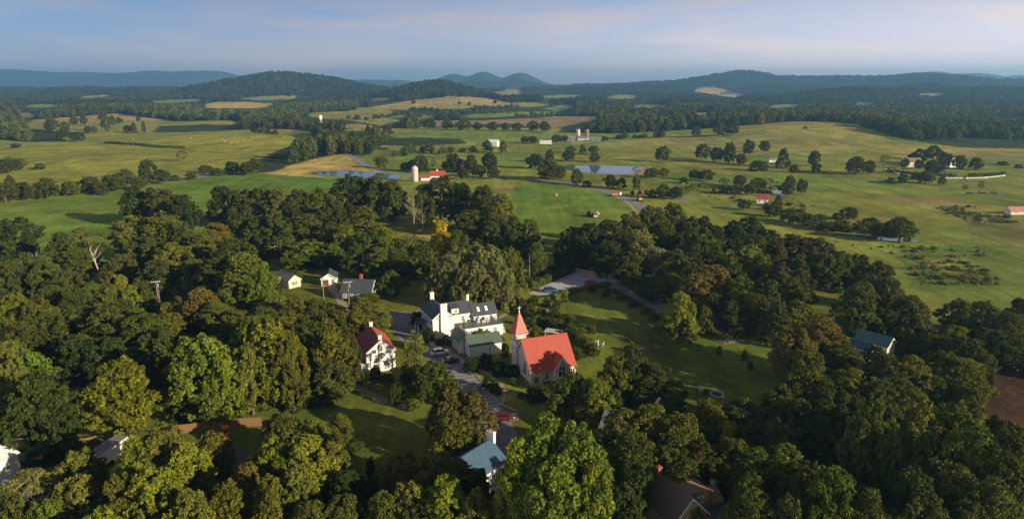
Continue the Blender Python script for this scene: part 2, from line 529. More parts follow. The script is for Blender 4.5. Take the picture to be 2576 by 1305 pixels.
FIELDS = [
    (C_TAN, [(500, 266), (540, 257), (620, 257), (692, 262), (694, 268), (640, 273), (520, 273)]),
    (C_OLIVE, [(722, 291), (800, 283), (890, 279), (900, 270), (960, 271), (1030, 291), (1000, 306), (960, 316), (880, 304), (800, 297)]),
    (C_HAY, [(930, 270), (1040, 252), (1130, 244), (1215, 246), (1295, 262), (1280, 270), (1150, 262)]),
    (C_OLIVE, [(930, 270), (1150, 262), (1210, 270), (1110, 277), (1000, 277)]),
    (C_GREEN, [(1165, 292), (1200, 285), (1280, 282), (1400, 281), (1400, 290), (1300, 293), (1180, 297)]),
    (C_BROWN, [(1050, 324), (1085, 303), (1200, 304), (1340, 298), (1400, 293), (1540, 294), (1480, 306), (1400, 321), (1350, 323), (1290, 311), (1150, 314)]),
    (C_GREEN, [(955, 347), (1000, 335), (1100, 328), (1250, 331), (1400, 332), (1560, 336), (1680, 329), (1810, 320), (1810, 337), (1700, 347), (1560, 356), (1400, 357), (1230, 366), (1150, 352), (1020, 353)]),
    (C_OLIVE, [(55, 312), (90, 302), (150, 297), (300, 286), (380, 297), (440, 306), (600, 303), (620, 312), (400, 320), (380, 334), (250, 334), (80, 328)]),
    (C_HAY, [(100, 303), (150, 297), (300, 286), (380, 297), (440, 304), (330, 303), (200, 306)]),
    (C_MEADOW, [(-300, 357), (90, 358), (165, 352), (180, 340), (250, 330), (380, 334), (470, 332), (560, 330), (640, 325), (775, 326), (795, 340), (720, 366), (680, 388), (640, 406), (600, 412), (300, 412), (-300, 400)]),
    (C_TAN, [(1740, 230), (1765, 220), (1800, 219), (1850, 233), (1876, 241), (1850, 247), (1800, 240)]),
    (C_OLIVE, [(1515, 246), (1560, 238), (1600, 240), (1605, 250), (1550, 249)]),
    (C_OLIVE, [(1240, 234), (1280, 224), (1315, 226), (1310, 238), (1260, 240)]),
    (C_GREEN, [(1360, 274), (1440, 262), (1450, 272), (1400, 280)]),
    (C_OLIVE, [(2500, 290), (2580, 286), (2640, 290), (2640, 297), (2530, 296)]),
    (C_OLIVE, [(195, 243), (275, 238), (285, 243), (210, 248)]), (C_GREEN, [(350, 258), (430, 251), (520, 249), (500, 256), (400, 260)]), (C_OLIVE, [(590, 248), (680, 241), (760, 243), (740, 250), (640, 252)]),
    (C_GREEN, [(880, 252), (960, 246), (1010, 247), (960, 254)]), (C_OLIVE, [(1230, 262), (1330, 258), (1420, 262), (1330, 270)]), (C_GREEN, [(1560, 268), (1640, 262), (1700, 266), (1630, 272)]), (C_OLIVE, [(1340, 244), (1420, 238), (1480, 242), (1400, 248)]),
    (C_GREEN, [(1900, 268), (1980, 262), (2040, 266), (1960, 272)]), (C_OLIVE, [(1700, 288), (1780, 283), (1830, 286), (1760, 292)]), (C_GREEN, [(2120, 262), (2180, 256), (2230, 259), (2170, 265)]), (C_OLIVE, [(20, 290), (60, 284), (120, 288), (70, 295)]),
    (C_GREEN, [(20, 268), (110, 262), (190, 266), (100, 272)]), (C_OLIVE, [(2290, 238), (2350, 233), (2400, 237), (2340, 242)]), (C_OLIVE, [(820, 318), (900, 312), (960, 318), (900, 326)]),
    (C_OLIVE, [(1030, 300), (1060, 290), (1110, 296), (1080, 303)]),
]
NEARFIELDS = [
    (C_MARSH, [(1330, 366), (1330, 640), (2900, 900), (2900, 340), (2300, 345), (2160, 318), (2030, 305), (1900, 313), (1800, 330), (1560, 354)]),
    (C_OLIVE, [(1560, 354), (1800, 324), (1900, 312), (2045, 306), (2180, 325), (2240, 350), (2150, 385), (1900, 390), (1600, 378), (1480, 366)]),
    (C_OLIVE, [(2230, 360), (2330, 366), (2700, 375), (2700, 420), (2400, 400), (2250, 398)]),
    (C_GREEN, [(1630, 445), (1900, 440), (2140, 452), (1990, 462), (1800, 470), (1650, 462)]),
    ((.22, .17, .055), [(2170, 505), (2300, 492), (2420, 500), (2390, 520), (2270, 512)]),
    (C_OLIVE, [(2270, 512), (2500, 515), (2700, 560), (2700, 600), (2500, 570), (2330, 545)]),
    ((.17, .15, .04), [(2420, 560), (2560, 560), (2640, 620), (2560, 625), (2450, 590)]),
    (C_GREEN, [(900, 395), (940, 390), (1060, 382), (1180, 390), (1340, 370), (1400, 385), (1330, 425), (1180, 440), (1040, 440), (960, 428), (925, 412)]),
    (C_MARSH, [(930, 388), (1000, 366), (1180, 366), (1240, 378), (1180, 392), (1050, 384)]),
    (C_MEADOW, [(-400, 400), (300, 412), (600, 412), (590, 436), (440, 440), (300, 452), (-400, 480)]),
    (C_LUSH, [(-400, 530), (0, 512), (200, 490), (300, 473), (440, 458), (560, 438), (690, 440), (850, 449), (900, 455), (830, 500), (500, 640), (-400, 720)]),
    (C_TAN, [(672, 437), (735, 413), (800, 397), (848, 387), (880, 392), (898, 412), (935, 430), (985, 440), (870, 428), (795, 432), (770, 437), (830, 448), (700, 441)]),
    (C_HAY, [(620, 434), (680, 415), (700, 415), (660, 432)]),
    (C_LUSH, [(1285, 470), (1350, 462), (1400, 466), (1490, 478), (1560, 498), (1610, 530), (1560, 560), (1420, 580), (1370, 640), (1340, 640), (1290, 560)]),
    (C_HAY, [(1225, 478), (1255, 466), (1290, 464), (1285, 480), (1262, 484)]),
    (C_HAY, [(1000, 590), (1100, 590), (1220, 600), (1215, 607), (1090, 601)]),
    (C_BROWN, [(1598, 440), (1622, 418), (1650, 422), (1632, 441)]),
    (C_EARTH_SHADED, [(2480, 935), (2700, 925), (2700, 1075), (2480, 1075)]), ((.12, .145, .028), [(2260, 625), (2420, 615), (2700, 660), (2700, 850), (2480, 780), (2300, 720)]), ((.20, .19, .036), [(2300, 645), (2420, 650), (2500, 690), (2400, 695)]),  # earth patch stretched over shaded ground, that shade put into its colour
    (C_LAWN, [(1330, 730), (1560, 705), (1700, 790), (1950, 870), (1980, 1040), (1600, 1040), (1480, 900), (1290, 800)]),
]


def cover(X, Y, Z):
    px, py, dep = P(X, Y, Z)
    r = np.hypot(X, Y)
    jx = (vnoise(X, Y, 22, 1) - .5) * 9000 / np.maximum(r, 60); jy = (vnoise(X, Y, 22, 2) - .5) * 700 / np.maximum(r, 60)
    jx = np.clip(jx, -14, 14); jy = np.clip(jy, -2.0, 2.0)
    qx, qy = px + jx, py + jy
    c = np.empty(X.shape + (3,)); c[:] = C_MEADOW
    near = (r < 330)
    c[near] = C_LAWN
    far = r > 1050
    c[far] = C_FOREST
    ok = dep > 1
    wood = far.copy()
    for col, poly in FIELDS:
        k = inpoly(qx, qy, poly) & ok & (r > 560)
        c[k] = col; wood[k] = False
    for col, poly in NEARFIELDS:
        k = inpoly(qx, qy, poly) & ok & (r < 1150)
        c[k] = col; wood[k] = False
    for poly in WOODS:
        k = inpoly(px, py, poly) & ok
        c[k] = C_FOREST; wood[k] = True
    return c, wood, px, py


def make_ground():
    az = np.concatenate([np.linspace(-180, -60, 24, endpoint=False), np.linspace(-60, -43, 17, endpoint=False),
                         np.linspace(-43, 43, 430, endpoint=False), np.linspace(43, 60, 17, endpoint=False), np.linspace(60, 180, 25)])[:-1]
    az = np.radians(az)
    rr = np.concatenate([[12, 25, 40], np.geomspace(55, 10600, 560)])
    A, RR = np.meshgrid(az, rr)
    X = np.sin(A) * RR; Y = np.cos(A) * RR
    Z = height(X, Y)
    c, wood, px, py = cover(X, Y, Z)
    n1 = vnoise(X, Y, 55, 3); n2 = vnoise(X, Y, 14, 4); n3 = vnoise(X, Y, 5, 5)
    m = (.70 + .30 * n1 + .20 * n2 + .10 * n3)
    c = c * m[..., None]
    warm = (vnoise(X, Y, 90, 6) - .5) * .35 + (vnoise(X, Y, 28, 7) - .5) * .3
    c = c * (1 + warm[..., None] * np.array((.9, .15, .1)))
    nr, na = X.shape
    v = np.stack([X, Y, Z], -1).reshape(-1, 3)
    i = np.arange(nr - 1)[:, None] * na + np.arange(na)[None, :]
    j = np.arange(nr - 1)[:, None] * na + (np.arange(na)[None, :] + 1) % na
    q = np.stack([i, j, j + na, i + na], -1).reshape(-1, 4)[:, ::-1]
    cen = len(v)
    v = np.vstack([v, [[0, 0, 0]]])
    me = bpy.data.meshes.new('ground')
    tri = np.stack([np.arange(na), (np.arange(na) + 1) % na, np.full(na, cen)], -1)[:, ::-1]
    nl = q.size + tri.size
    me.vertices.add(len(v)); me.vertices.foreach_set('co', v.ravel())
    me.loops.add(nl); me.loops.foreach_set('vertex_index', np.concatenate([q.ravel(), tri.ravel()]).astype(np.int32))
    me.polygons.add(len(q) + len(tri))
    ls = np.concatenate([np.arange(len(q)) * 4, q.size + np.arange(len(tri)) * 3]).astype(np.int32)
    me.polygons.foreach_set('loop_start', ls)
    me.polygons.foreach_set('use_smooth', np.ones(len(ls), bool))
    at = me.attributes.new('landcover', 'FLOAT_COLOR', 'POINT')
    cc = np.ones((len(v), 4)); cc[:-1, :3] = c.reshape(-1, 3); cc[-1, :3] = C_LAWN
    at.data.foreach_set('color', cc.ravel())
    me.update(calc_edges=True); me.validate()
    m = bpy.data.materials.new('ground'); m.use_nodes = True
    n, l = m.node_tree.nodes, m.node_tree.links
    b = n['Principled BSDF']; b.inputs['Roughness'].default_value = 1; b.inputs['Specular IOR Level'].default_value = .05
    a = n.new('ShaderNodeAttribute'); a.attribute_name = 'landcover'
    tc = n.new('ShaderNodeTexCoord')
    def noise(scale, detail, stretch=None):
        ns = n.new('ShaderNodeTexNoise'); ns.inputs['Scale'].default_value = scale; ns.inputs['Detail'].default_value = detail
        ns.inputs['Roughness'].default_value = .65
        if stretch:
            mp = n.new('ShaderNodeMapping'); mp.inputs['Rotation'].default_value = (0, 0, stretch[2]); mp.inputs['Scale'].default_value = (stretch[0], stretch[1], 1)
            l.new(tc.outputs['Object'], mp.inputs['Vector']); l.new(mp.outputs[0], ns.inputs['Vector'])
        else:
            l.new(tc.outputs['Object'], ns.inputs['Vector'])
        return ns
    n1 = noise(.045, 9); n2 = noise(.55, 6); n3 = noise(.22, 4, (1, .05, R(28)))
    def rng(ns, lo, hi):
        r_ = n.new('ShaderNodeMapRange'); r_.inputs['From Min'].default_value = .28; r_.inputs['From Max'].default_value = .72
        r_.inputs['To Min'].default_value = lo; r_.inputs['To Max'].default_value = hi
        l.new(ns.outputs['Fac'], r_.inputs['Value']); return r_
    r1, r2, r3 = rng(n1, .52, 1.48), rng(n2, .70, 1.30), rng(n3, .76, 1.24)
    m1 = n.new('ShaderNodeMath'); m1.operation = 'MULTIPLY'; m2 = n.new('ShaderNodeMath'); m2.operation = 'MULTIPLY'
    l.new(r1.outputs[0], m1.inputs[0]); l.new(r2.outputs[0], m1.inputs[1]); l.new(m1.outputs[0], m2.inputs[0]); l.new(r3.outputs[0], m2.inputs[1])
    sc = n.new('ShaderNodeVectorMath'); sc.operation = 'SCALE'
    l.new(a.outputs['Color'], sc.inputs[0]); l.new(m2.outputs[0], sc.inputs['Scale'])
    l.new(sc.outputs[0], b.inputs['Base Color'])
    bp = n.new('ShaderNodeBump'); bp.inputs['Strength'].default_value = .55; bp.inputs['Distance'].default_value = .35
    l.new(n2.outputs['Fac'], bp.inputs['Height']); l.new(bp.outputs[0], b.inputs['Normal'])
    me.materials.append(m)
    o = bpy.data.objects.new('ground', me); COL.objects.link(o)
    tag(o, 'rolling green meadows, lawns and hay fields reaching to the hills', kind='structure')
    return o


make_ground()


# ------------------------------------------------------------------ roads, paths, water
def strip(name, pts, width, m, lift, label, kind='structure', step=4.0, cat=None):
    """a flat ribbon draped over the ground along picture points"""
    w = [G(*p) if len(p) == 2 else Vector(p) for p in pts]
    dense = []
    for a, b in zip(w[:-1], w[1:]):
        k = max(1, int((b - a).length / step))
        dense += [a.lerp(b, t / k) for t in range(k)]
    dense.append(w[-1])
    for _ in range(6):
        dense = [dense[0]] + [(dense[i - 1] + dense[i] * 2 + dense[i + 1]) / 4 for i in range(1, len(dense) - 1)] + [dense[-1]]
    mb = MB()
    vs = []
    nc = 5
    for i, p in enumerate(dense):
        d = dense[min(i + 1, len(dense) - 1)] - dense[max(i - 1, 0)]; d.z = 0; d.normalize()
        s = Vector((-d.y, d.x, 0))
        ww = width * (1 + .05 * math.sin(i * 1.7))
        for k in range(nc):
            q = p + s * (k / (nc - 1) - .5) * ww
            vs.append((q.x, q.y, float(height(q.x, q.y)) + lift))
    mb.add(vs, [(i * nc + k, i * nc + k + 1, (i + 1) * nc + k + 1, (i + 1) * nc + k) for i in range(len(dense) - 1) for k in range(nc - 1)])
    o = mb.build(name, m)
    tag(o, label, cat, None, kind)
    return o


def sheet(name, pts, m, lift, label, kind='structure', soft=0):
    w = [U(*p) if len(p) == 2 else Vector(p) for p in pts]
    for _ in range(soft):
        w2 = []
        for a, b in zip(w, w[1:] + w[:1]):
            w2 += [a.lerp(b, .25), a.lerp(b, .75)]
        w = w2
    mb = MB()
    mb.add([(p.x, p.y, lift) for p in w], [tuple(range(len(w)))])
    o = mb.build(name, m)
    if o.data.polygons[0].normal.z < 0:
        o.data.flip_normals()
    tag(o, label, None, None, kind)
    return o


def water_mat():
    m = bpy.data.materials.new('pond_water'); m.use_nodes = True
    n, l = m.node_tree.nodes, m.node_tree.links
    b = n['Principled BSDF']
    b.inputs['Base Color'].default_value = (.085, .115, .155, 1); b.inputs['Roughness'].default_value = .08; b.inputs['IOR'].default_value = 1.45
    b.inputs['Specular IOR Level'].default_value = .6
    ns = n.new('ShaderNodeTexNoise'); ns.inputs['Scale'].default_value = .35; ns.inputs['Detail'].default_value = 3
    bp = n.new('ShaderNodeBump'); bp.inputs['Strength'].default_value = .04; bp.inputs['Distance'].default_value = .2
    l.new(ns.outputs['Fac'], bp.inputs['Height']); l.new(bp.outputs[0], b.inputs['Normal'])
    return m


WATER = water_mat()
sheet('pond', [(772, 437), (800, 431.5), (860, 429.5), (920, 431), (970, 437), (1016, 446), (1005, 450), (960, 450.5), (930, 447), (880, 446), (820, 443)], WATER, .10,
      'long blue farm pond beside the tan field, left of the silo', soft=2)
sheet('pond', [(1398, 419), (1430, 416.5), (1560, 417.5), (1610, 420), (1622, 423), (1604, 432), (1585, 441), (1500, 437), (1440, 430)], WATER, .10,
      'still pond mirroring the sky in the right-hand fields', soft=2)
sheet('pond', [(943, 376), (952, 370), (962, 371), (985, 371), (983, 377), (960, 379)], WATER, .10, 'small pale pond among trees beyond the tan field', soft=1)
sheet('pond', [(2090, 588), (2130, 589), (2190, 591), (2240, 597), (2315, 606), (2300, 610), (2240, 607), (2170, 600), (2110, 593)], WATER, .10,
      'narrow marshy pool in the right-hand meadow', soft=2)
sheet('pond', [(1936, 482), (1956, 477), (1985, 480), (2002, 486), (1990, 491), (1950, 490)], WATER, .10, 'little pond behind the small red-roofed house', soft=2)

strip('road', [(868, 388), (884, 394), (900, 402), (921, 417), (957, 429), (1000, 437), (1040, 445), (1090, 460)], 6.5, ASPHALT, .03,
      'narrow country road running past the long pond to the barn')
strip('road', [(280, 470), (360, 463), (440, 458), (472, 452), (531, 441), (590, 434), (650, 430)], 6, ASPHALT, .03, 'pale road between hedges in the left fields')
strip('road', [(1330, 450), (1400, 458), (1487, 470), (1521, 481), (1549, 490), (1591, 505), (1622, 525), (1650, 548), (1690, 580)], 6.5, ASPHALT, .03,
      'dark country road curving through the right fields')
strip('path', [(1540, 492), (1570, 503), (1590, 520), (1604, 540), (1600, 556)], 2.0, DIRT, .02, 'pale dirt track beside the country road')
strip('path', [(1700, 498), (1740, 500), (1756, 505), (1730, 508), (1690, 503)], 3.0, ASPHALT, .02, 'short looping driveway in the right fields')

# village street with marked bays
N1 = N
STREET = [(975, 801), (1010, 795), (1048, 789), (1052, 806), (1046, 832), (1064, 852), (1090, 868), (1110, 876), (1166, 912), (1242, 1003), (1268, 1036), (1300, 1040), (1306, 1054), (1285, 1060), (1320, 1130), (1400, 1250),
          (1230, 1250), (1216, 1130), (1190, 1050), (1130, 960), (1070, 900), (1010, 860), (990, 835)]
sheet('road', STREET, ASPHALT, .012, 'village street with painted parking bays past the church')
strip('road', [(1030, 788), (985, 800), (930, 806), (860, 812), (780, 818)], 5.5, ASPHALT, .006, 'side street leading off behind the trees left of the inn')
LOT = [(1328, 738), (1452, 681), (1475, 683), (1550, 700), (1552, 708), (1522, 712), (1438, 728), (1395, 741), (1350, 742)]
sheet('parking_lot', LOT, LOTASPH, .012, 'pale asphalt parking lot enclosed by hedges behind the inn')
strip('road', [(1535, 706), (1570, 724), (1610, 745), (1650, 768), (1710, 794), (1765, 815), (1815, 840), (1850, 862)], 6.6, ASPHALT, .008,
      'lane sloping down from the parking lot past the lawn')
strip('path', [(830, 717), (845, 735), (858, 755), (868, 778), (878, 800)], 2.6, DIRT, .014, 'worn dirt drive from the white shed')
strip('path', [(880, 962), (905, 995), (950, 1015), (1010, 1028), (1050, 1030)], 2.0, GRAVEL, .014, 'curving gravel drive behind the red-roofed white house')
strip('path', [(1182, 920), (1215, 936), (1245, 940), (1268, 952), (1300, 975), (1290, 1010), (1260, 1018)], .9, PAVING, .014, 'stone garden walk leading to the church door')
strip('path', [(1255, 800), (1285, 775), (1320, 762), (1345, 745)], 1.4, PAVING, .014, 'footpath from the inn to the parking lot')
strip('path', [(1065, 852), (1080, 868), (1112, 872), (1142, 900), (1178, 916)], 1.3, CONCRETE, .020, 'pavement along the front of the inn and shop')
strip('path', [(1000, 803), (1040, 785), (1075, 770), (1100, 760)], 1.3, GRAVEL, .014, 'gravel edge beside the lawn left of the inn')
DARKGRAVEL = mat('dark_gravel', (.075, .068, .06), .95, .3, 2, .3)
sheet('path', [(470, 1150), (600, 1120), (640, 1150), (640, 1200), (520, 1230), (440, 1220)], DARKGRAVEL, .014, 'gravel yard among the sheds at lower left')


def stripe(a, b, w, z, parent, m=PAINT, name='bay_line'):
    mb = MB()
    a = Vector(a); b = Vector(b); d = (b - a); d.z = 0; d.normalize(); s = Vector((-d.y, d.x, 0)) * w / 2
    mb.add([(a.x - s.x, a.y - s.y, z), (b.x - s.x, b.y - s.y, z), (b.x + s.x, b.y + s.y, z), (a.x + s.x, a.y + s.y, z)], [(0, 1, 2, 3)])
    o = mb.build(name, m, parent)
    if o.data.polygons[0].normal.z < 0: o.data.flip_normals()
    return o


street_o = bpy.data.objects['road.003']
e0, e1 = U(1168, 916), U(1250, 1018)          # kerb side of the bays
n_bay = 14
for i in range(n_bay):
    p = e0.lerp(e1, i / (n_bay - 1))
    d = Vector((-.955, -.295, 0))
    stripe(p - d * .3, p + d * 4.9, .13, .017, street_o)
# bays with the white and the black car, and the hatched space
for a, b in [((1076, 877), (1120, 868)), ((1092, 906), (1140, 893)), ((1118, 868), (1176, 914)), ((1064, 876), (1085, 893)), ((1074, 884), (1092, 880)), ((1082, 892), (1098, 887)), ((1068, 879), (1082, 876))]:
    stripe(U(*a), U(*b), .14, .017, street_o)
lot_o = bpy.data.objects['parking_lot']
for i in range(9):
    t = i / 8
    a = U(1395, 741).lerp(U(1530, 709), t); stripe(a, a + Vector((-1.8, 3.9, 0)), .13, .017, lot_o)
    a = U(1360, 722).lerp(U(1455, 682), t); stripe(a, a + Vector((3.9, -2.0, 0)), .13, .017, lot_o)
# kerb beside the church green
mb = MB()
for a, b in [((1169, 914), (1252, 1016)), ((1252, 1016), (1300, 1036))]:
    a, b = U(*a), U(*b); d = (b - a).normalized() * .35
    mb.bar((a.x - d.y, a.y + d.x, .06), (b.x - d.y, b.y + d.x, .06), .16, .14)
tag(mb.build('kerb', CONCRETE), 'low concrete kerb between the parking bays and the church green', None, None, 'structure')

# ------------------------------------------------------------------ building kit
def gable(root, x0, x1, y0, y1, eave, ridge, axis, wallm, roofm, oh=.3, rib=.5, base=0.0, wname='wall', rname='roof', t=.14):
    sw = (lambda p: p) if axis == 'y' else (lambda p: (p[1], p[0], p[2]))
    if axis == 'y':
        a0, a1, b0, b1 = x0, x1, y0, y1
    else:
        a0, a1, b0, b1 = y0, y1, x0, x1
    mid = (a0 + a1) / 2
    w = MB(); w.prism([(a0, base), (a1, base), (a1, eave), (mid, ridge), (a0, eave)], b0, b1)
    w.v = [sw(p) for p in w.v]
    wo = w.build(wname, wallm, root) if wallm else None
    r = MB()
    sl = (ridge - eave) / (mid - a0)
    up = .05
    for s, a in ((-1, a0), (1, a1)):
        e = a + s * oh
        ez = eave - oh * sl + up; rz = ridge + up
        r.slab(sw((e, b0 - oh, ez)), sw((e, b1 + oh, ez)), sw((mid, b1 + oh, rz)), sw((mid, b0 - oh, rz)), t * (1 if (s < 0) == (axis == 'y') else -1))
        if rib:
            k = max(2, int((b1 - b0 + 2 * oh) / rib))
            tz = t * math.sqrt(1 + sl * sl)
            lift = .02 + (tz if True else 0)
            for i in range(k + 1):
                b = b0 - oh + .03 + (b1 - b0 + 2 * oh - .06) * i / k
                r.bar(sw((e, b, ez + lift)), sw((mid, b, rz + lift)), .05, .05)
    r.bar(sw((mid, b0 - oh - .02, ridge + up + t)), sw((mid, b1 + oh + .02, ridge + up + t)), .28, .12)
    ro = r.build(rname, roofm, root)
    # fascia boards along the rakes
    for b in (b0 - oh - .035, b1 + oh + .035):
        f = MB()
        for s, a in ((-1, a0), (1, a1)):
            f.bar(sw((a + s * oh, b, eave - oh * sl - .02)), sw((mid, b, ridge - .02)), .05, .2)
        f.build('fascia', TRIM, ro)
    return wo, ro


def flat_block(root, x0, x1, y0, y1, z0, z1, wallm, roofm, oh=.2, wname='wall', rname='roof'):
    w = MB(); w.box(x0, x1, y0, y1, z0, z1); w.build(wname, wallm, root)
    r = MB(); r.box(x0 - oh, x1 + oh, y0 - oh, y1 + oh, z1 + .003, z1 + .16)
    return r.build(rname, roofm, root)


def outline(kind, w, h):
    if kind == 'arch':
        pts = [(-w / 2, 0), (w / 2, 0)]
        sp = h - w * .85
        for i in range(7):
            a = i / 6
            pts.append((w / 2 - w / 2 * a ** 1.0 * (.35 + .65 * a), sp + (h - sp) * math.sin(a * math.pi / 2)))
        for i in range(5, -1, -1):
            a = i / 6
            pts.append((-(w / 2 - w / 2 * a * (.35 + .65 * a)), sp + (h - sp) * math.sin(a * math.pi / 2)))
        return pts
    if kind == 'round':
        return [(w / 2 * math.cos(t * math.pi / 6), h / 2 + h / 2 * math.sin(t * math.pi / 6)) for t in range(12)]
    return [(-w / 2, 0), (w / 2, 0), (w / 2, h), (-w / 2, h)]


def opening(root, x, y, z, w, h, ang, kind='rect', name='window', framem=None, panem=None, cross=True, fw=.09, shutters=False, sill=True, mull=0):
    """a window or door set on a wall; ang is the outward direction in degrees in the building's own frame"""
    framem = framem or TRIM; panem = panem or GLASS
    a = R(ang); o = Vector((math.cos(a), math.sin(a), 0)); u = Vector((-math.sin(a), math.cos(a), 0)); c = Vector((x, y, z)) + o * .02
    pts = outline(kind, w, h)
    def W(p, d=0.0): return c + u * p[0] + Vector((0, 0, p[1])) + o * d
    f = MB()
    for p, q in zip(pts, pts[1:] + pts[:1]):
        f.bar(W(p, .03), W(q, .03), fw, .12) if abs(p[0] - q[0]) < 1e-6 else f.bar(W(p, .03), W(q, .03), .12, fw)
    if cross and name == 'window':
        f.bar(W((-w / 2, h * .5), .035), W((w / 2, h * .5), .035), .08, .05)
        if not mull: f.bar(W((0, 0), .033), W((0, h * .93), .033), .05, .08)
    for k in range(mull):
        uu = -w / 2 + w * (k + 1) / (mull + 1)
        f.bar(W((uu, 0), .04), W((uu, h * .92), .04), .1, .1)
    if sill and name == 'window':
        f.bar(W((-w / 2 - .12, -.06), .06), W((w / 2 + .12, -.06), .06), .2, .09)
    fo = f.build(name, framem, root)
    g = MB()
    n = len(pts)
    g.add([W(p, .005) for p in pts] + [W(p, .03) for p in pts], [tuple(range(n, 2 * n)), tuple(range(n - 1, -1, -1))] + [(i, (i + 1) % n, (i + 1) % n + n, i + n) for i in range(n)])
    g.build('pane' if name == 'window' else 'door_leaf', panem, fo)
    if name == 'door':
        k = MB(); k.lathe([(.0, -.05), (.06, -.03), (.06, .03), (0, .05)], 8, W((w * .34, h * .45), .08)); k.build('handle', METAL, fo)
    if shutters:
        for s in (-1, 1):
            m = MB(); sw_ = w * .46
            p0, p1 = s * (w / 2 + .06), s * (w / 2 + .06 + sw_)
            qa, qb = W((p0, 0), .0), W((p1, h), .055)
            m.add([W((p0, 0), 0), W((p1, 0), 0), W((p1, h), 0), W((p0, h), 0), W((p0, 0), .05), W((p1, 0), .05), W((p1, h), .05), W((p0, h), .05)],
                  [(0, 3, 2, 1), (4, 5, 6, 7), (0, 1, 5, 4), (1, 2, 6, 5), (2, 3, 7, 6), (3, 0, 4, 7)])
            for q in range(5):
                m.bar(W((p0 + s * .04, h * (q + .5) / 5), .06), W((p1 - s * .04, h * (q + .5) / 5), .06), .03, h / 8)
            m.build('shutter', SHUTTER, root)
    return fo


def chimney(root, x, y, z0, z1, w, d, m, cap=None, pots=1):
    c = MB()
    c.box(x - w / 2, x + w / 2, y - d / 2, y + d / 2, z0, z1 - .22)
    c.box(x - w / 2 - .08, x + w / 2 + .08, y - d / 2 - .08, y + d / 2 + .08, z1 - .22, z1)
    o = c.build('chimney', m, root)
    for k in range(pots):
        xx = x + (k - (pots - 1) / 2) * w / max(pots, 1)
        p = MB(); p.lathe([(.16, z1), (.16, z1 + .28), (.13, z1 + .3)], 8, (xx, y, 0)); p.build('flue', cap or BRICK, o)
    return o


# ------------------------------------------------------------------ the church
ch = thing('church', 'tan stone church with bright red metal roof and pointed red spire', 'church', (4.3, 143.3, 0), R(23.2))
gable(ch, 0, 10.9, 0, 9.7, 3.7, 9.35, 'x', STONE, REDROOF, .38, .46)
pl = MB(); pl.box(-.10, 11.0, -.10, 9.8, 0, .75); pl.build('plinth', STONEBASE, ch)
gable(ch, 5.3, 8.9, -1.05, 4.2, 3.5, 6.35, 'y', STONE, REDROOF, .28, .46, wname='transept_wall', rname='transept_roof')
for bx_ in (0.0, 2.55, 5.0, 10.9):
    b = MB(); b.box(bx_ - .22, bx_ + .22, -.42, -.003, 0, 2.5); b.prism([(bx_ - .22, 2.5), (bx_ + .22, 2.5), (bx_ + .22, 2.52), (bx_ - .22, 2.52)], -.42, -.003)
    b.build('buttress', STONE, ch)
opening(ch, 0, 3.4, 1.5, 1.75, 3.5, 180, 'arch', fw=.13, mull=1)
opening(ch, 0, 1.35, 1.15, .7, 2.1, 180, 'arch', fw=.11)
opening(ch, 0, 5.7, 1.15, .7, 2.1, 180, 'arch', fw=.11)
opening(ch, 1.3, 0, .05, 1.25, 2.25, -90, 'rect', name='door', panem=DOORBROWN, fw=.14)
opening(ch, 1.3, 0, 2.42, 1.25, .85, -90, 'arch', fw=.12, sill=False)
opening(ch, 3.85, 0, 1.0, 1.05, 2.1, -90, 'arch', fw=.12)
opening(ch, 7.1, -1.05, 1.5, 1.9, 3.0, -90, 'arch', fw=.14, mull=1)
opening(ch, 9.9, 0, 1.35, 1.0, 1.7, -90, 'arch', fw=.12)
opening(ch, 10.9, 4.8, 1.6, 1.6, 3.2, 0, 'arch', fw=.13, mull=1)
# tower
tx0, tx1, ty0, ty1 = -.55, 2.05, 7.1, 9.85
t = MB(); t.box(tx0, tx1, ty0, ty1, 0, 7.3); t.build('tower', STONE, ch)
t = MB(); t.box(tx0 - .14, tx1 + .14, ty0 - .14, ty1 + .14, 7.3, 7.55); t.build('cornice', TRIM, ch); t = MB(); t.box(tx0 - .2, tx1 + .2, ty0 - .2, ty1 + .2, 9.75, 10.0); t.build('cornice', TRIM, ch)
t = MB(); t.box(tx0 + .1, tx1 - .1, ty0 + .1, ty1 - .1, 7.55, 9.75); t.build('belfry', STONE, ch)
tcx, tcy = (tx0 + tx1) / 2, (ty0 + ty1) / 2
sp = MB()
prof = [(1.85, 9.98), (1.62, 10.35), (1.32, 11.0), (.98, 12.1), (.56, 13.5), (.10, 14.85)]
vs = []; fs = []
for h_, z_ in prof:
    vs += [(tcx - h_, tcy - h_, z_), (tcx + h_, tcy - h_, z_), (tcx + h_, tcy + h_, z_), (tcx - h_, tcy + h_, z_)]
for i in range(len(prof) - 1):
    for k in range(4):
        fs.append((i * 4 + k, i * 4 + (k + 1) % 4, (i + 1) * 4 + (k + 1) % 4, (i + 1) * 4 + k))
fs += [(3, 2, 1, 0), tuple(range(len(vs) - 4, len(vs)))]
sp.add(vs, fs)
spo = sp.build('spire', REDROOF, ch)
c = MB(); c.lathe([(.13, 14.8), (.16, 15.0), (.06, 15.15), (.05, 16.35)], 8, (tcx, tcy, 0)); c.bar((tcx - .38, tcy, 15.85), (tcx + .38, tcy, 15.85), .11); c.lathe([(0, 15.15), (.15, 15.3), (0, 15.45)], 8, (tcx, tcy, 0))
c.build('cross', TRIM, spo)
opening(ch, tx0, tcy, 0.1, 1.35, 2.6, 180, 'arch', name='door', panem=DOORBROWN, fw=.16)
opening(ch, tx0, tcy, 4.55, .95, .95, 180, 'round', fw=.14, sill=False)
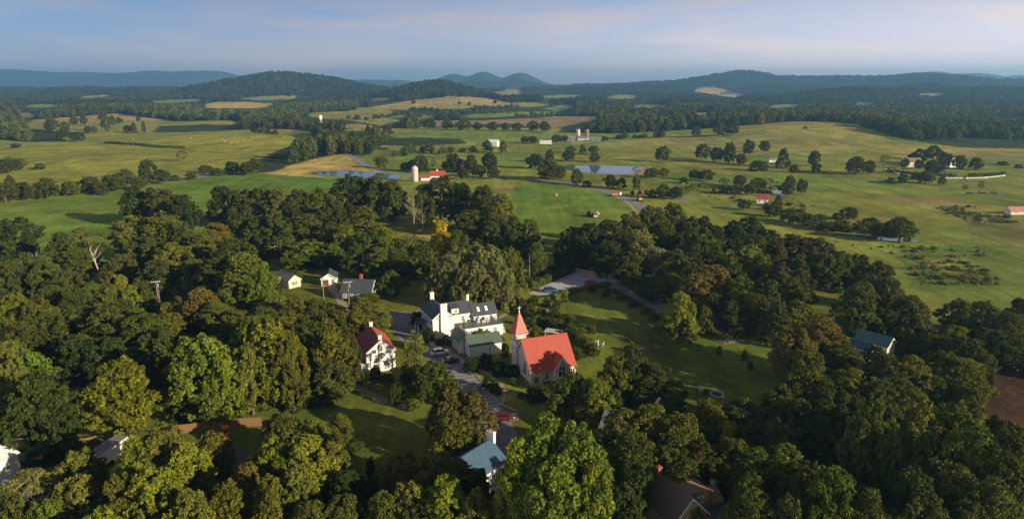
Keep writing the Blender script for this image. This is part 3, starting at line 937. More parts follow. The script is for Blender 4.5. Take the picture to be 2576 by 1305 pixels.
opening(ch, tx0 + .1, tcy, 7.75, 1.0, 1.75, 180, 'arch', fw=.12, panem=SHUTTER)
opening(ch, tcx, ty0 + .1, 7.75, 1.15, 1.75, -90, 'arch', fw=.14, panem=STONE)
opening(ch, tx1 - .1, tcy, 7.75, 1.0, 1.75, 0, 'arch', fw=.12, panem=SHUTTER)
lv = MB(); lv.box(tx0 - .03, tx0 + .3, tcy - .14, tcy + .14, 3.4, 3.75); lv.build('lantern', SHUTTER, ch)
st = MB()
for i in range(3):
    st.box(tx0 - 1.5 + i * .4, tx0 - .003, tcy - 1.1 + i * .08, tcy + 1.1 - i * .08, i * .15 + .02, i * .15 + .17)
st.build('steps', CONCRETE, ch)

# ------------------------------------------------------------------ the white inn
inn = thing('inn', 'large white two-storey inn with charcoal roofs and broad white chimneys', 'inn', (-20.9, 172.8, 0), R(24))
gable(inn, 0, 5.9, 0, 10.2, 5.5, 7.9, 'y', WHITEBRICK, SHINGLE, .22, 0, rname='main_roof', wname='main_wall')
gable(inn, 5.903, 12.0, 2.0, 7.6, 5.4, 7.8, 'x', WHITE, DARKROOF, .2, .5, wname='wing_wall', rname='wing_roof')
gable(inn, 12.003, 18.6, .9, 5.8, 4.6, 7.0, 'x', WHITE, DARKROOF, .25, .5, wname='wing_wall', rname='wing_roof')
flat_block(inn, 7.6, 18.5, -3.7, .897, 0, 3.0, WHITE, GREENROOF, .25, 'extension_wall', 'extension_roof')
chimney(inn, 2.95, -.33, 0, 9.6, 1.75, .66, WHITEBRICK, pots=2)
chimney(inn, 2.95, 9.75, 7.0, 10.0, 1.0, .8, WHITEBRICK, pots=2)
chimney(inn, 11.6, 4.9, 6.5, 9.6, .6, .6, WHITEBRICK)
# dormer against the main block
d = MB(); d.box(5.95, 8.0, 2.05, 4.4, 5.45, 7.0); dw = d.build('dormer_wall', WHITE, inn)
d = MB(); d.slab((5.7, 1.75, 7.05), (8.2, 1.75, 7.05), (8.2, 5.0, 7.75), (5.7, 5.0, 7.75), -.12); d.build('dormer_roof', DARKROOF, inn)
opening(inn, 7.3, 2.05, 5.75, .75, 1.0, -90)
for x_ in (13.6, 15.9):
    s = MB(); y0_, y1_ = 1.45, 2.45
    z_ = lambda y: 4.6 + (y - .9) * 2.4 / 2.45
    s.slab((x_ - .35, y0_, z_(y0_) + .3), (x_ + .35, y0_, z_(y0_) + .3), (x_ + .35, y1_, z_(y1_) + .3), (x_ - .35, y1_, z_(y1_) + .3), -.1)
    s.build('skylight', TRIM, inn)
for y_ in (1.6, 3.9, 6.2, 8.6):
    opening(inn, 0, y_, 3.55, .8, 1.35, 180, shutters=True)
for y_ in (1.6, 3.9, 8.6):
    opening(inn, 0, y_, .8, .85, 1.5, 180, shutters=True)
opening(inn, 0, 6.2, .1, 1.0, 2.1, 180, name='door', panem=DOORBROWN)
for y_ in (1.2, 4.7):
    opening(inn, y_, 0, 5.3, .5, .8, -90)
opening(inn, 9.2, 2.0, 3.35, .9, 1.35, -90)
opening(inn, 11.3, 2.0, 4.1, .6, .75, -90)
for x_ in (9.2, 11.6, 13.9, 16.3):
    opening(inn, x_, -3.7, 1.0, .85, 1.25, -90)
opening(inn, 13.0, .9, 3.2, .9, 1.1, -90); opening(inn, 16.9, .9, 3.2, .9, 1.1, -90)
opening(inn, 18.5, -1.5, 1.0, .85, 1.25, 0); opening(inn, 18.6, 3.3, 2.4, .8, 1.2, 0)
for y_ in (1.6, 6.0, 8.6):
    opening(inn, 5.9, y_ if y_ > 5 else .95, 3.5, .7, 1.3, 0)
# porch
p = MB(); p.slab((-2.9, 4.6, 2.75), (-2.9, 7.9, 2.75), (-.003, 7.9, 3.35), (-.003, 4.6, 3.35), .14); p.build('porch_roof', SHINGLE, inn)
p = MB(); p.box(-2.8, -.003, 4.7, 7.8, 0, .18); p.build('porch_floor', CONCRETE, inn)
for y_ in (4.85, 7.6):
    q = MB(); q.box(-2.75, -2.5, y_ - .13, y_ + .13, .18, 2.62); q.box(-2.8, -2.45, y_ - .18, y_ + .18, 2.5, 2.65); q.build('porch_post', TRIM, inn)
q = MB(); q.box(-2.78, -2.5, 4.7, 7.8, 2.66, 2.8); q.build('porch_beam', TRIM, inn)
# plant on the flat roof
for k, (x_, y_, s_) in enumerate(((12.6, -.6, .9), (14.0, -.9, 1.1), (15.3, -.7, .8), (17.9, -.1, .7))):
    o = thing('roof_vent', ['squat grey fan box, leftmost on the inn flat roof', 'tall kitchen vent with dark hood on the inn flat roof', 'small pale fan box right of the dark-hooded vent', 'pale vent at the far right corner of the inn flat roof'][k], 'vent',
              inn.matrix_basis @ Vector((x_, y_, 3.16)), R(24))
    m = MB(); m.box(-.5 * s_, .5 * s_, -.4 * s_, .4 * s_, 0, .6 * s_); m.build('housing', METAL, o)
    m = MB(); m.lathe([(.25, .6 * s_), (.25, .9 * s_), (.42, .95 * s_), (.35, 1.25 * s_), (.1, 1.3 * s_)], 10); m.build('fan_hood', SHUTTER if k in (1,) else METAL, o)
# outside stair at the right end
s = MB()
for i in range(9):
    s.box(18.76, 19.8, -3.2 + i * .32, -2.9 + i * .32, .02, .18 + i * .19)
s.build('stair', CONCRETE, inn)

# ------------------------------------------------------------------ the green-roofed shop
sh = thing('shop', 'low white shop building with green standing-seam metal roofs', 'shop', (-10.5, 160.3, 0), R(22))
gable(sh, 0, 8.5, 0, 4.7, 2.95, 4.7, 'x', WHITE, GREENROOF, .25, .5)
gable(sh, -1.7, 2.6, 3.3, 9.4, 2.9, 4.4, 'y', WHITE, GREENROOF, .25, .5, wname='front_wall', rname='front_roof')
for y_ in (4.4, 6.3):
    opening(sh, -1.7, y_, .55, 1.2, 1.9, 180, fw=.1)
opening(sh, -1.7, 8.2, .1, 1.0, 2.1, 180, name='door', panem=SHUTTER)
opening(sh, 0, 1.7, .8, 1.1, 1.5, 180)
a = MB()
for i in range(6):
    t0_, t1_ = i * math.pi / 12, (i + 1) * math.pi / 12
    a.add([(-1.7 - 1.1 * math.sin(t0_), 7.4, 2.2 + .6 * math.cos(t0_)), (-1.7 - 1.1 * math.sin(t1_), 7.4, 2.2 + .6 * math.cos(t1_)), (-1.7 - 1.1 * math.sin(t1_), 9.2, 2.2 + .6 * math.cos(t1_)), (-1.7 - 1.1 * math.sin(t0_), 9.2, 2.2 + .6 * math.cos(t0_))], [(0, 1, 2, 3)])
a.build('awning', AWNING, sh)
d = MB(); d.bar((5.4, -.06, 0), (5.4, -.06, 2.7), .09); d.build('downpipe', SHUTTER, sh)
for y_ in (4.4, 6.3):
    m = MB(); m.box(-2.0, -1.72, y_ - .6, y_ + .6, .28, .5); m.build('flower_box', DOORBROWN, sh)

# ------------------------------------------------------------------ white house with the weathered red roof
rh = thing('white_house', 'two-storey white house with weathered red roof and white end chimneys', 'house', (-33.9, 150.5, 0), R(23))
gable(rh, 0, 6.8, 0, 10.9, 5.05, 7.7, 'y', WHITEBRICK, REDROOF2, .22, .55)
chimney(rh, 3.4, .45, 7.0, 8.9, .75, .7, WHITEBRICK)
chimney(rh, 3.4, 10.4, 7.0, 8.9, .75, .7, WHITEBRICK)
d = MB(); d.bar((2.9, -.08, 0), (2.9, -.08, 6.4), .1); d.bar((2.9, -.08, 6.4), (3.3, -.08, 7.2), .1); d.build('downpipe', GREYSIDE, rh)
for y_ in (1.6, 4.0, 6.6, 9.2):
    opening(rh, 0, y_, 3.3, .85, 1.3, 180, shutters=True)
    opening(rh, 6.8, y_, 3.3, .85, 1.3, 0, shutters=True); opening(rh, 6.8, y_, .9, .85, 1.5, 0, shutters=True)
p = MB(); p.slab((-2.3, 1.2, 2.25), (-2.3, 9.8, 2.25), (-.003, 9.8, 2.9), (-.003, 1.2, 2.9), .12); p.build('porch_roof', REDROOF2, rh)
p = MB(); p.box(-2.1, -.003, .2, 4.4, 0, 2.2); p.build('porch_wall', WHITE, rh)
for y_ in (5.5, 7.5, 9.5):
    q = MB(); q.box(-2.2, -2.05, y_ - .08, y_ + .08, 0, 2.3); q.build('porch_post', TRIM, rh)

# ------------------------------------------------------------------ cottages up the drive
co = thing('grey_cottage', 'grey cottage with blue-grey roof and brick chimney beside the dirt drive', 'cottage', (-53.4, 207.0, 0), R(-7))
gable(co, 0, 9.6, 0, 6.4, 2.7, 5.9, 'x', GREYSIDE, SHINGLE, .3, 0)
chimney(co, 4.9, 5.2, 4.0, 7.0, .8, .8, BRICK, pots=2)
opening(co, 9.6, 3.2, 3.5, .9, 1.2, 0); opening(co, 9.6, 1.6, .8, 1.3, 1.5, 0); opening(co, 9.6, 4.6, .8, 1.0, 1.5, 0)
for x_ in (1.2, 3.4, 7.9):
    opening(co, x_, 0, .9, .9, 1.3, -90)
opening(co, 5.6, 0, .1, 1.0, 2.1, -90, name='door', panem=SHUTTER)
gable(co, 6.5, 10.5, 6.403, 10.5, 2.4, 4.6, 'y', GREYSIDE, SHINGLE, .25, 0, wname='rear_wall', rname='rear_roof')
q = MB(); q.box(-1.6, -.003, .6, 4.6, 0, .3); q.build('porch_floor', CONCRETE, co)
q = MB(); q.slab((-1.8, .4, 2.2), (-1.8, 4.8, 2.2), (-.003, 4.8, 2.75), (-.003, .4, 2.75), .1); q.build('porch_roof', SHINGLE, co)
for y_ in (.8, 2.6, 4.4):
    q = MB(); q.box(-1.65, -1.5, y_ - .08, y_ + .08, .3, 2.15); q.build('porch_post', TRIM, co)

ws = thing('white_shed', 'small white gabled shed with double brown doors and one dark window', 'shed', (-63.8, 222.4, 0), R(10))
gable(ws, 0, 4.9, 0, 6.5, 2.6, 4.15, 'y', WHITE, DARKROOF, .3, .5)
opening(ws, 1.5, 0, .05, 1.9, 2.1, -90, name='door', panem=DOORBROWN, fw=.06)
opening(ws, 3.85, 0, .9, .95, 1.3, -90, fw=.05)

cr = thing('cream_cottage', 'cream cottage with grey shingle roof and little gabled porch', 'cottage', (-73.6, 219.0, 0), R(47))
gable(cr, 0, 4.4, 0, 9.0, 2.6, 4.2, 'y', CREAM, GREYROOF, .25, 0)
opening(cr, 2.2, 0, 1.0, .8, 1.1, -90, shutters=True)
opening(cr, 0, 2.6, .9, .9, 1.2, 180); opening(cr, 0, 7.2, .9, .9, 1.2, 180)
gable(cr, -2.6, -.003, 4.2, 6.4, 2.1, 3.0, 'x', None, GREYROOF, .2, 0, rname='porch_roof')
for y_ in (4.3, 6.3):
    q = MB(); q.box(-2.55, -2.4, y_ - .08, y_ + .08, 0, 2.05); q.build('porch_post', TRIM, cr)
g = MB(); g.add([(-2.59, 4.2, 2.1), (-2.59, 6.4, 2.1), (-2.59, 5.3, 2.98), (-2.52, 4.2, 2.1), (-2.52, 6.4, 2.1), (-2.52, 5.3, 2.98)], [(0, 1, 2), (5, 4, 3), (0, 3, 4, 1), (1, 4, 5, 2), (2, 5, 3, 0)]); g.build('porch_gable', CREAM, cr)

gs = thing('garden_shed', 'tiny grey shed with pale roof behind the grey cottage', 'shed', U(955, 700), R(20))
gable(gs, -1.5, 1.5, -1.5, 1.8, 1.9, 2.9, 'x', GREYSIDE, GREYROOF, .15, 0)
opening(gs, 0, -1.5, .05, .9, 1.7, -90, name='door', panem=SHUTTER)

# ------------------------------------------------------------------ simple houses, mostly screened by trees


def house(name, label, cat, loc, ang, W, L, eave, ridge, wm, rm, rib=.5, wins=2, chim=None, group=None):
    o = thing(name, label, cat, loc, R(ang), group)
    gable(o, -W / 2, W / 2, -L / 2, L / 2, eave, ridge, 'y', wm, rm, .28, rib)
    st_ = L / wins
    rows = [.9] if eave < 4.2 else [.9, 3.2]
    for zz in rows:
        for i in range(wins):
            for s in (-1, 1):
                opening(o, s * W / 2, -L / 2 + st_ * (i + .5), zz, .85, 1.3, 0 if s > 0 else 180)
        for s in (-1, 1):
            opening(o, -W * .22, s * L / 2, zz, .8, 1.2, 90 * s); opening(o, W * .22, s * L / 2, zz, .8, 1.2, 90 * s)
    if chim:
        for (x_, y_, z1_, m_) in chim: chimney(o, x_, y_, ridge - 1.2, z1_, .9, .7, m_, pots=2)
    return o


# blue metal roof at the bottom centre: ridge runs away from the lens to the white chimney
bh = thing('blue_roofed_house', 'small house with blue metal roof and white brick chimney beside the street', 'house', U(1190, 1205, 0), R(-38))
gable(bh, -3.6, 3.6, -3.2, 4.6, 2.9, 5.4, 'y', WHITE, BLUEROOF, .25, .42)
chimney(bh, 0, 4.9, 0, 7.1, 1.5, .6, WHITEBRICK, pots=2)
flat_block(bh, -7.8, -3.603, 0, 4, 0, 2.5, WHITE, BLUEROOF, .2, 'annex_wall', 'annex_roof')
opening(bh, -2, -3.2, .9, .9, 1.3, -90); opening(bh, 2, -3.2, .9, .9, 1.3, -90); opening(bh, 3.6, 0, .9, .9, 1.3, 0); opening(bh, 3.6, 2.6, .9, .9, 1.3, 0)

# tan house lower right: dark steep slope to the left, lit dormer to the right
BROWNSH = mat('brown_shingle', (.13, .10, .078), .8, .3, 6, .3)
th = thing('tan_house', 'house with dark shingle roof and sunlit tan dormer at lower right', 'house', (25.2, 94.2, 0), R(26))
gable(th, -3.2, 3.2, -3.6, 4.2, 2.9, 6.2, 'y', TANSIDE, BROWNSH, .3, 0)
cs = MB()          # shingle courses on the shaded slope
for k in range(14):
    f_ = k / 14; x0_ = -3.5 + 3.5 * f_; z0_ = 2.9 - .31 + 3.61 * f_ + .215
    cs.bar((x0_, -3.9, z0_ + .02), (x0_, 4.5, z0_ + .02), .05, .03)
cs.build('shingle_courses', BROWNSH, th)['kind'] = 'stuff'
w_ = MB(); w_.box(.25, 4.2, -2.4, 2.6, 2.9, 5.45); w_.build('dormer_wall', TANSIDE, th)
w_ = MB(); w_.slab((-.15, -2.75, 6.3), (4.6, -2.75, 5.6), (4.6, 2.95, 5.6), (-.15, 2.95, 6.3), -.12); w_.build('dormer_roof', TANROOF, th)
opening(th, 2.7, -2.4, 3.95, .9, 1.0, -90); opening(th, 4.2, 0, 3.95, 1.0, 1.1, 0)
chimney(th, -.4, 3.9, 5.2, 7.5, .8, .7, BRICK)
gable(th, 4.203, 8.0, -1.6, 2.4, 2.4, 3.9, 'x', TANSIDE, TANROOF, .25, 0, wname='wing_wall', rname='wing_roof')
flat_block(th, 3.3, 7.6, -4.6, -2.403, 0, 2.3, TANSIDE, DARKROOF, .2, 'porch_wall', 'porch_roof')
chimney(th, 7.7, .4, 2.3, 4.8, .6, .6, CONCRETE)

# teal roof on the right
te = thing('teal_roofed_house', 'cream house with teal metal roof among the right-hand trees', 'house', (91, 162.5, 0), R(42))
gable(te, -2.6, 2.6, -3.6, 4.2, 3.6, 5.2, 'y', CREAM, TEALROOF, .25, .45)
gable(te, -5.6, -2.603, -1.0, 4.2, 2.6, 3.9, 'y', CREAM, TEALROOF, .2, .45, wname='wing_wall', rname='wing_roof')
opening(te, .8, -3.6, 1.8, .9, 1.1, -90); opening(te, -.9, -3.6, 1.8, .6, 1.1, -90); opening(te, -5.6, 1.4, .9, .8, 1.2, 180); opening(te, 2.6, 1.5, 1.8, .9, 1.2, 0)
p = MB(); p.slab((-7.9, -1.2, 2.0), (-7.9, 4.2, 2.0), (-5.603, 4.2, 2.5), (-5.603, -1.2, 2.5), .1); p.build('porch_roof', TEALROOF, te)
for y_ in (-.9, 3.9):
    q = MB(); q.box(-7.8, -7.65, y_ - .08, y_ + .08, 0, 2.0); q.build('porch_post', TRIM, te)

# house with the stone chimney right of the street
hs = house('grey_house', 'grey-roofed house with big stone chimney hidden among trees below the church', 'house', U(1585, 1120, 0), 62, 7.0, 10.0, 3.4, 6.0, CREAM, GREYROOF, 0, 3)
c_ = MB(); c_.box(-.9, .9, -5.9, -5.003, 0, 7.2); c_.box(-1.0, 1.0, -5.98, -4.95, 7.2, 7.4); c_.build('chimney', STONE, hs)
f_ = MB()
for k in range(3): f_.lathe([(.18, 7.4), (.18, 8.6), (.22, 8.7), (.0, 8.75)], 8, (-.6 + k * .6, -5.45, 0))
f_.build('flue', METAL, hs)
an = MB(); an.bar((0, -4.6, 6.0), (0, -4.6, 10.2), .07); an.bar((-1.6, -4.6, 10.1), (1.6, -4.6, 10.1), .05)
for k in range(7): an.bar((-1.5 + k * .5, -5.0, 10.1), (-1.5 + k * .5, -4.2, 10.1), .035)
an.build('antenna', METAL, hs)

house('brick_house', 'brick house with pinkish roof peeping out of the central woods', 'house', U(1692, 622), 40, 6, 8, 3.0, 5.4, BRICK, mat('pink_roof', (.42, .2, .15), .7, .2, 3), 0, 2)
house('white_house', 'white house half hidden by pines right of the lawn', 'house', U(1925, 812), 20, 6, 8, 4.8, 6.8, WHITE, GREYROOF, 0, 2)
house('grey_house', 'pale-walled house glimpsed under trees at the bottom edge, lower right', 'house', U(1985, 1275), 15, 6, 8, 3.2, 5.2, CREAM, GREYROOF, 0, 2)
house('dark_house', 'brown-roofed house corner under the big tree at the bottom edge', 'house', U(1330, 1335), -30, 7, 9, 3.0, 5.4, TANSIDE, TANROOF, 0, 2)
house('teal_shed', 'small teal-roofed shed among trees at far right', 'shed', U(2360, 900), 60, 4, 5, 2.2, 3.4, CREAM, TEALROOF, .45, 1)
# sheds at lower left
house('metal_shed', 'tall white metal-roofed shed cut by the left edge', 'shed', U(-42, 1215), -8, 6.0, 9.0, 3.4, 4.9, WHITE, ROOFWHITE, .45, 2)
house('metal_shed', 'low white-roofed shed behind leaves at lower left corner', 'shed', U(60, 1262), 75, 4.0, 6.0, 2.4, 3.4, WHITE, ROOFWHITE, .45, 2)
bt = thing('box_trailer', 'long grey-topped box trailer by the wooden fence', 'trailer', U(278, 1160, 0), R(-14))
m = MB(); m.box(-1.25, 1.25, -3.4, 3.4, .95, 3.35); m.build('box_body', WHITE, bt)
m = MB(); m.box(-1.3, 1.3, -3.45, 3.45, 3.353, 3.45); m.build('roof', GREYROOF, bt)
m = MB(); m.box(-.5, .5, -3.3, 4.9, .6, .9); m.build('chassis', BLACKM, bt)
for x_ in (-1.1, 1.1):
    for y_ in (-1.9, -.9):
        w_ = MB(); w_.tube([(x_ - .12, y_, .42), (x_ + .12, y_, .42)], .42, 14); w_.build('wheel', BLACKM, bt)

# ------------------------------------------------------------------ farms in the fields
def at(x, y, up=0.0):
    p = G(x, y); return Vector((p.x, p.y, p.z + up))


ba = thing('barn', 'red-roofed white barn beside the silo near the long pond', 'barn', at(1100, 452), R(8))
ba.scale = (.74, .74, .74)
gable(ba, -7, 7, -4, 4, 4.2, 8.2, 'x', WHITE, REDROOF, .4, .7)
gable(ba, -15.5, -7.003, -5.5, -.5, 2.6, 4.6, 'x', WHITE, REDROOF, .3, .7, wname='lean_to_wall', rname='lean_to_roof')
m = MB(); m.box(-.6, .6, -.6, .6, 8.0, 9.4); m.prism([(-.8, 9.4), (.8, 9.4), (0, 10.1)], -.8, .8); m.build('cupola', WHITE, ba)
for x_ in (-4, 0, 4): opening(ba, x_, -4, 1.2, 1.0, 1.3, -90)
opening(ba, -7, 0, .1, 2.6, 3.0, 180, name='door', panem=DOORBROWN)
opening(ba, 7, 0, .1, 2.6, 3.0, 0, name='door', panem=DOORBROWN)


def silo(loc, r, h, m, label, dome=True):
    o = thing('silo', label, 'silo', loc)
    b = MB()
    prof = []
    for i in range(9):
        z = h * i / 9; prof += [(r, z), (r, z + h / 9 - .12), (r + .05, z + h / 9 - .11), (r + .05, z + h / 9 - .01)]
    b.lathe(prof, 20); b.build('shaft', m, o, True)
    d_ = MB()
    if dome: d_.lathe([(r + .05, h - .02), (r * .98, h + r * .35), (r * .8, h + r * .68), (r * .45, h + r * .92), (.12, h + r), (.1, h + r + .5)], 20)
    else: d_.lathe([(r * 1.02, h - .05), (r * 1.0, h + .25), (.1, h + .5)], 20)
    d_.build('dome' if dome else 'cap', DOME if dome else m, o, True)
    l_ = MB(); l_.box(-.35, .35, -r - .45, -r + .1, 0, h * .96); l_.build('chute', m, o)
    return o


silo(at(1044, 457), 2.2, 8.6, SILOC, 'pale concrete silo with domed top beside the red-roofed barn')
silo(at(1453, 352), 2.6, 12, SILOC, 'pale tower silo, left of the pair on the far farm', False)
silo(at(1475, 352), 2.6, 12, SILOB, 'brown tower silo, right of the pair on the far farm', False)
house('farm_building', 'long low grey farm shed between the two far silos', 'shed', at(1466, 354), 80, 8, 12, 3, 5, ROOFWHITE, GREYROOF, 0, 2)
house('farm_building', 'dark farm shed right of the brown silo', 'shed', at(1497, 356), 85, 7, 14, 2.6, 4.4, GREYSIDE, GREYROOF, 0, 2)
house('farm_building', 'grey barn left of the far silos', 'barn', at(1433, 355), 95, 7, 12, 3.4, 5.6, GREYSIDE, GREYROOF, 0, 2)
house('farm_building', 'low white farm building at the foot of the far silos', 'shed', at(1372, 362), 85, 5, 13, 2.2, 3.4, WHITE, ROOFWHITE, 0, 2)
house('farmhouse', 'brick farmhouse among trees behind the red-roofed barn', 'farmhouse', at(1165, 432), 20, 9, 12, 6, 9, BRICK, GREYROOF, 0, 3, [(0, 5, 10.5, BRICK)])
house('white_barn', 'distant white barn with pale roof beyond the field', 'barn', at(1241, 368), 70, 7, 11, 4, 7, WHITE, ROOFWHITE, 0, 2)
house('red_roofed_house', 'small white house with bright red roof in the right meadow', 'house', at(1916, 510), 75, 5, 6, 2.6, 4.9, WHITE, REDROOF2, .6, 2)
house('long_shed', 'low red-roofed field shed near the right edge', 'shed', at(2560, 538), 95, 4.5, 12, 1.8, 3.6, CREAM, MATS['pink_roof'], .6, 2)
house('farmhouse', 'white farmhouse with red roof behind the hedge at far right', 'farmhouse', at(2290, 419), 82, 7, 13, 4, 6.8, WHITE, TANROOF, 0, 3)
house('farmhouse', 'tall white farmhouse half hidden by trees at far right', 'farmhouse', at(2386, 420), 20, 7, 7, 6, 8.5, WHITE, GREYROOF, 0, 2)
house('field_shelter', 'tiny white shelter with rusty roof at the foot of the grassy hill', 'shed', at(1943, 408), 85, 4, 7, 2.2, 3.4, WHITE, GREYROOF, 0, 1)
house('farmhouse', 'small white house in the woods at the far left', 'farmhouse', at(71, 260), 70, 14, 22, 8, 13, WHITE, GREYROOF, 0, 2)
wt = thing('water_tower', 'white water tank tower rising from the distant wood', 'water tower', at(808, 330))
m = MB(); m.lathe([(.5, 15), (2.0, 16), (2.3, 17), (2.3, 20.5), (1.7, 21.6), (.2, 22)], 14); m.build('tank', WHITE, wt, True)
for k in range(4):
    a_ = k * math.pi / 2 + .4
    m = MB(); m.tube([(2.2 * math.cos(a_), 2.2 * math.sin(a_), 0), (1.8 * math.cos(a_), 1.8 * math.sin(a_), 16.3)], .22, 6); m.build('leg', WHITE, wt)
m = MB(); m.tube([(0, 0, 0), (0, 0, 16)], .5, 8); m.build('riser', WHITE, wt)

# white wall of the far right farm
wp = [at(*p) for p in [(2228, 428), (2258, 438), (2310, 445), (2365, 449), (2417, 449.5)]]
wa = thing('garden_wall', 'long white garden wall curving in front of the far right farm', 'wall', (0, 0, 0))
wb = thing('garden_wall', 'straight white garden wall right of the farm gateway', 'wall', (0, 0, 0))
for root_, pts_ in ((wa, wp), (wb, [at(2431, 449.5), at(2478, 448), at(2525, 443)])):
    for a_, b_ in zip(pts_[:-1], pts_[1:]):
        m = MB(); m.bar((a_.x, a_.y, a_.z + .3), (b_.x, b_.y, b_.z + .3), .4, 1.0); m.build('panel', CONCRETE, root_)
    for a_ in pts_:
        m = MB(); m.box(a_.x - .4, a_.x + .4, a_.y - .4, a_.y + .4, a_.z - .3, a_.z + 1.0); m.build('pier', TRIM, root_)


# ------------------------------------------------------------------ fences and walls in the village
def board_fence(pts, h, label):
    o = thing('wooden_fence', label, 'fence', (0, 0, 0))
    w_ = [U(*p) for p in pts]
    bm_ = MB(); bm_.box(-.07, .07, -.012, .012, 0, h); me = bm_.mesh('board', WOODF)
    for a_, b_ in zip(w_[:-1], w_[1:]):
        L = (b_ - a_).length; d = (b_ - a_).normalized(); ang = math.atan2(d.y, d.x)
        for s in (.35, h - .3):
            m = MB(); q = Vector((-d.y, d.x, 0)) * .06; m.bar(a_ + q + Vector((0, 0, s)), b_ + q + Vector((0, 0, s)), .05, .1); m.build('rail', WOODF, o)
        k = int(L / .16)
        for i in range(k):
            b = link('board', me, o, a_ + d * (.08 + i * .16)); b.rotation_euler = (0, 0, ang); b.scale = (1, 1, 1 + .02 * math.sin(i * 2.3))
        for i in range(int(L / 2.4) + 1):
            m = MB(); q = a_ + d * min(i * 2.4, L) + Vector((-d.y, d.x, 0)) * .14; m.box(q.x - .06, q.x + .06, q.y - .06, q.y + .06, 0, h + .1); m.build('post', WOODF, o)
    return o


board_fence([(425, 1094), (540, 1080), (600, 1074), (660, 1070)], 1.9, 'tall wooden board fence behind the orange tractor')
board_fence([(168, 1133), (250, 1118)], 1.9, 'short stretch of wooden board fence left of the box trailer')
rw = thing('retaining_wall', 'long grey timber wall along the back of the parking lot', 'wall', (0, 0, 0))
w0, w1 = U(1446, 684), U(1548, 703)
dd = (w1 - w0).normalized()
for k in range(4):
    a_ = w0.lerp(w1, k / 4 + .004); b_ = w0.lerp(w1, (k + 1) / 4 - .004)
    m = MB(); m.bar(a_ + Vector((0, 0, .75)), b_ + Vector((0, 0, .75)), .3, 1.5); m.build('panel', mat('timber_wall', (.26, .215, .165), .9, .2, 3, .3), rw)
    m = MB(); m.box(a_.x - .15, a_.x + .15, a_.y - .3, a_.y - .02, 0, 1.65); m.build('post', POLEW, rw)

# ------------------------------------------------------------------ poles and wires


def pole(x, y, h, label, arm=2.4, lean=0.0, gear=True, base=None, group='utility poles'):
    b = base or at(x, y)
    o = thing('utility_pole', label, 'utility pole', b, R(15), group)
    m = MB(); m.tube([(0, 0, -.3), (lean * .5, 0, h * .5), (lean, 0, h)], [.17, .15, .11], 8); m.build('mast', POLEW, o)
    if arm:
        m = MB(); m.bar((lean - arm / 2, -.14, h - .45), (lean + arm / 2, -.14, h - .45), .12, .14); m.build('crossarm', POLEW if not gear else CONCRETE, o)
        for k in (-1, -.45, .45, 1):
            q = MB(); q.lathe([(.05, h - .38), (.07, h - .25), (.04, h - .12)], 6, (lean + k * arm / 2.1, -.14, 0)); q.build('insulator', TRIM, o)
    if gear:
        m = MB(); m.lathe([(.05, h - 2.1), (.26, h - 2.0), (.26, h - 1.1), (.2, h - 1.0)], 10, (lean + .42, -.1, 0)); m.build('transformer', METAL, o)
    return o


pole(879, 783, 9.5, 'utility pole with pale crossarm beside the grey cottage')
pole(815, 762, 8.5, 'plain utility pole with street lamp in front of the white shed', 0, 0, False)
pole(401, 782, 9.5, 'paired utility pole standing alone in the left-hand trees')
pole(404.5, 779, 7.8, 'shorter second pole beside the paired utility pole on the left', 0, 0, False)
pole(1168, 903, 10.5, 'slim wooden pole in front of the green-roofed shop', .8, 0, False)
pole(1478, 1078, 8.0, 'short pole with white cap right of the big bottom tree', 0, 0, False)
pole(1331, 700, 9.0, 'thin pole rising behind the willow tree', 0, 0, False)
pole(1597, 519, 9.0, 'roadside pole beside the orange machine', 1.8, 0, False)
pole(1717, 500, 9.5, 'pole by the looping driveway in the right field', 1.8, 0, False)
pole(1916 + 30, 517, 8, 'pole right of the small red-roofed house', 1.2, 0, False)
lamp = bpy.data.objects['utility_pole.001']
m = MB(); m.bar((0, 0, 8.0), (.9, -.3, 8.2), .07); m.lathe([(.05, 8.25), (.3, 8.1), (.28, 7.95), (.05, 7.9)], 8, (1.0, -.33, 0)); m.build('lamp_head', LAMPW, lamp)


def wire(a, b, sag, label):
    a, b = Vector(a), Vector(b); m = MB()
    m.tube([a.lerp(b, t / 12) - Vector((0, 0, 4 * sag * (t / 12) * (1 - t / 12))) for t in range(13)], .022, 4)
    tag(m.build('power_line', BLACKM), label, 'power line')


pA = U(879, 783) + Vector((0, 0, 9)); pB = U(1168, 903) + Vector((0, 0, 10)); pC = U(401, 790) + Vector((0, 0, 9)); pD = U(1478, 1078) + Vector((0, 0, 7.6))
wire(pA + Vector((1, 0, 0)), (-20, 186, 6.5), .8, 'overhead line from the cottage pole toward the inn')
wire(pA, pC, 1.5, 'overhead line from the cottage pole to the paired pole on the left')
wire(pA, pB, 1.0, 'overhead line from the cottage pole to the shop pole')
wire(pB, pD, 1.2, 'overhead line from the shop pole down to the short capped pole')


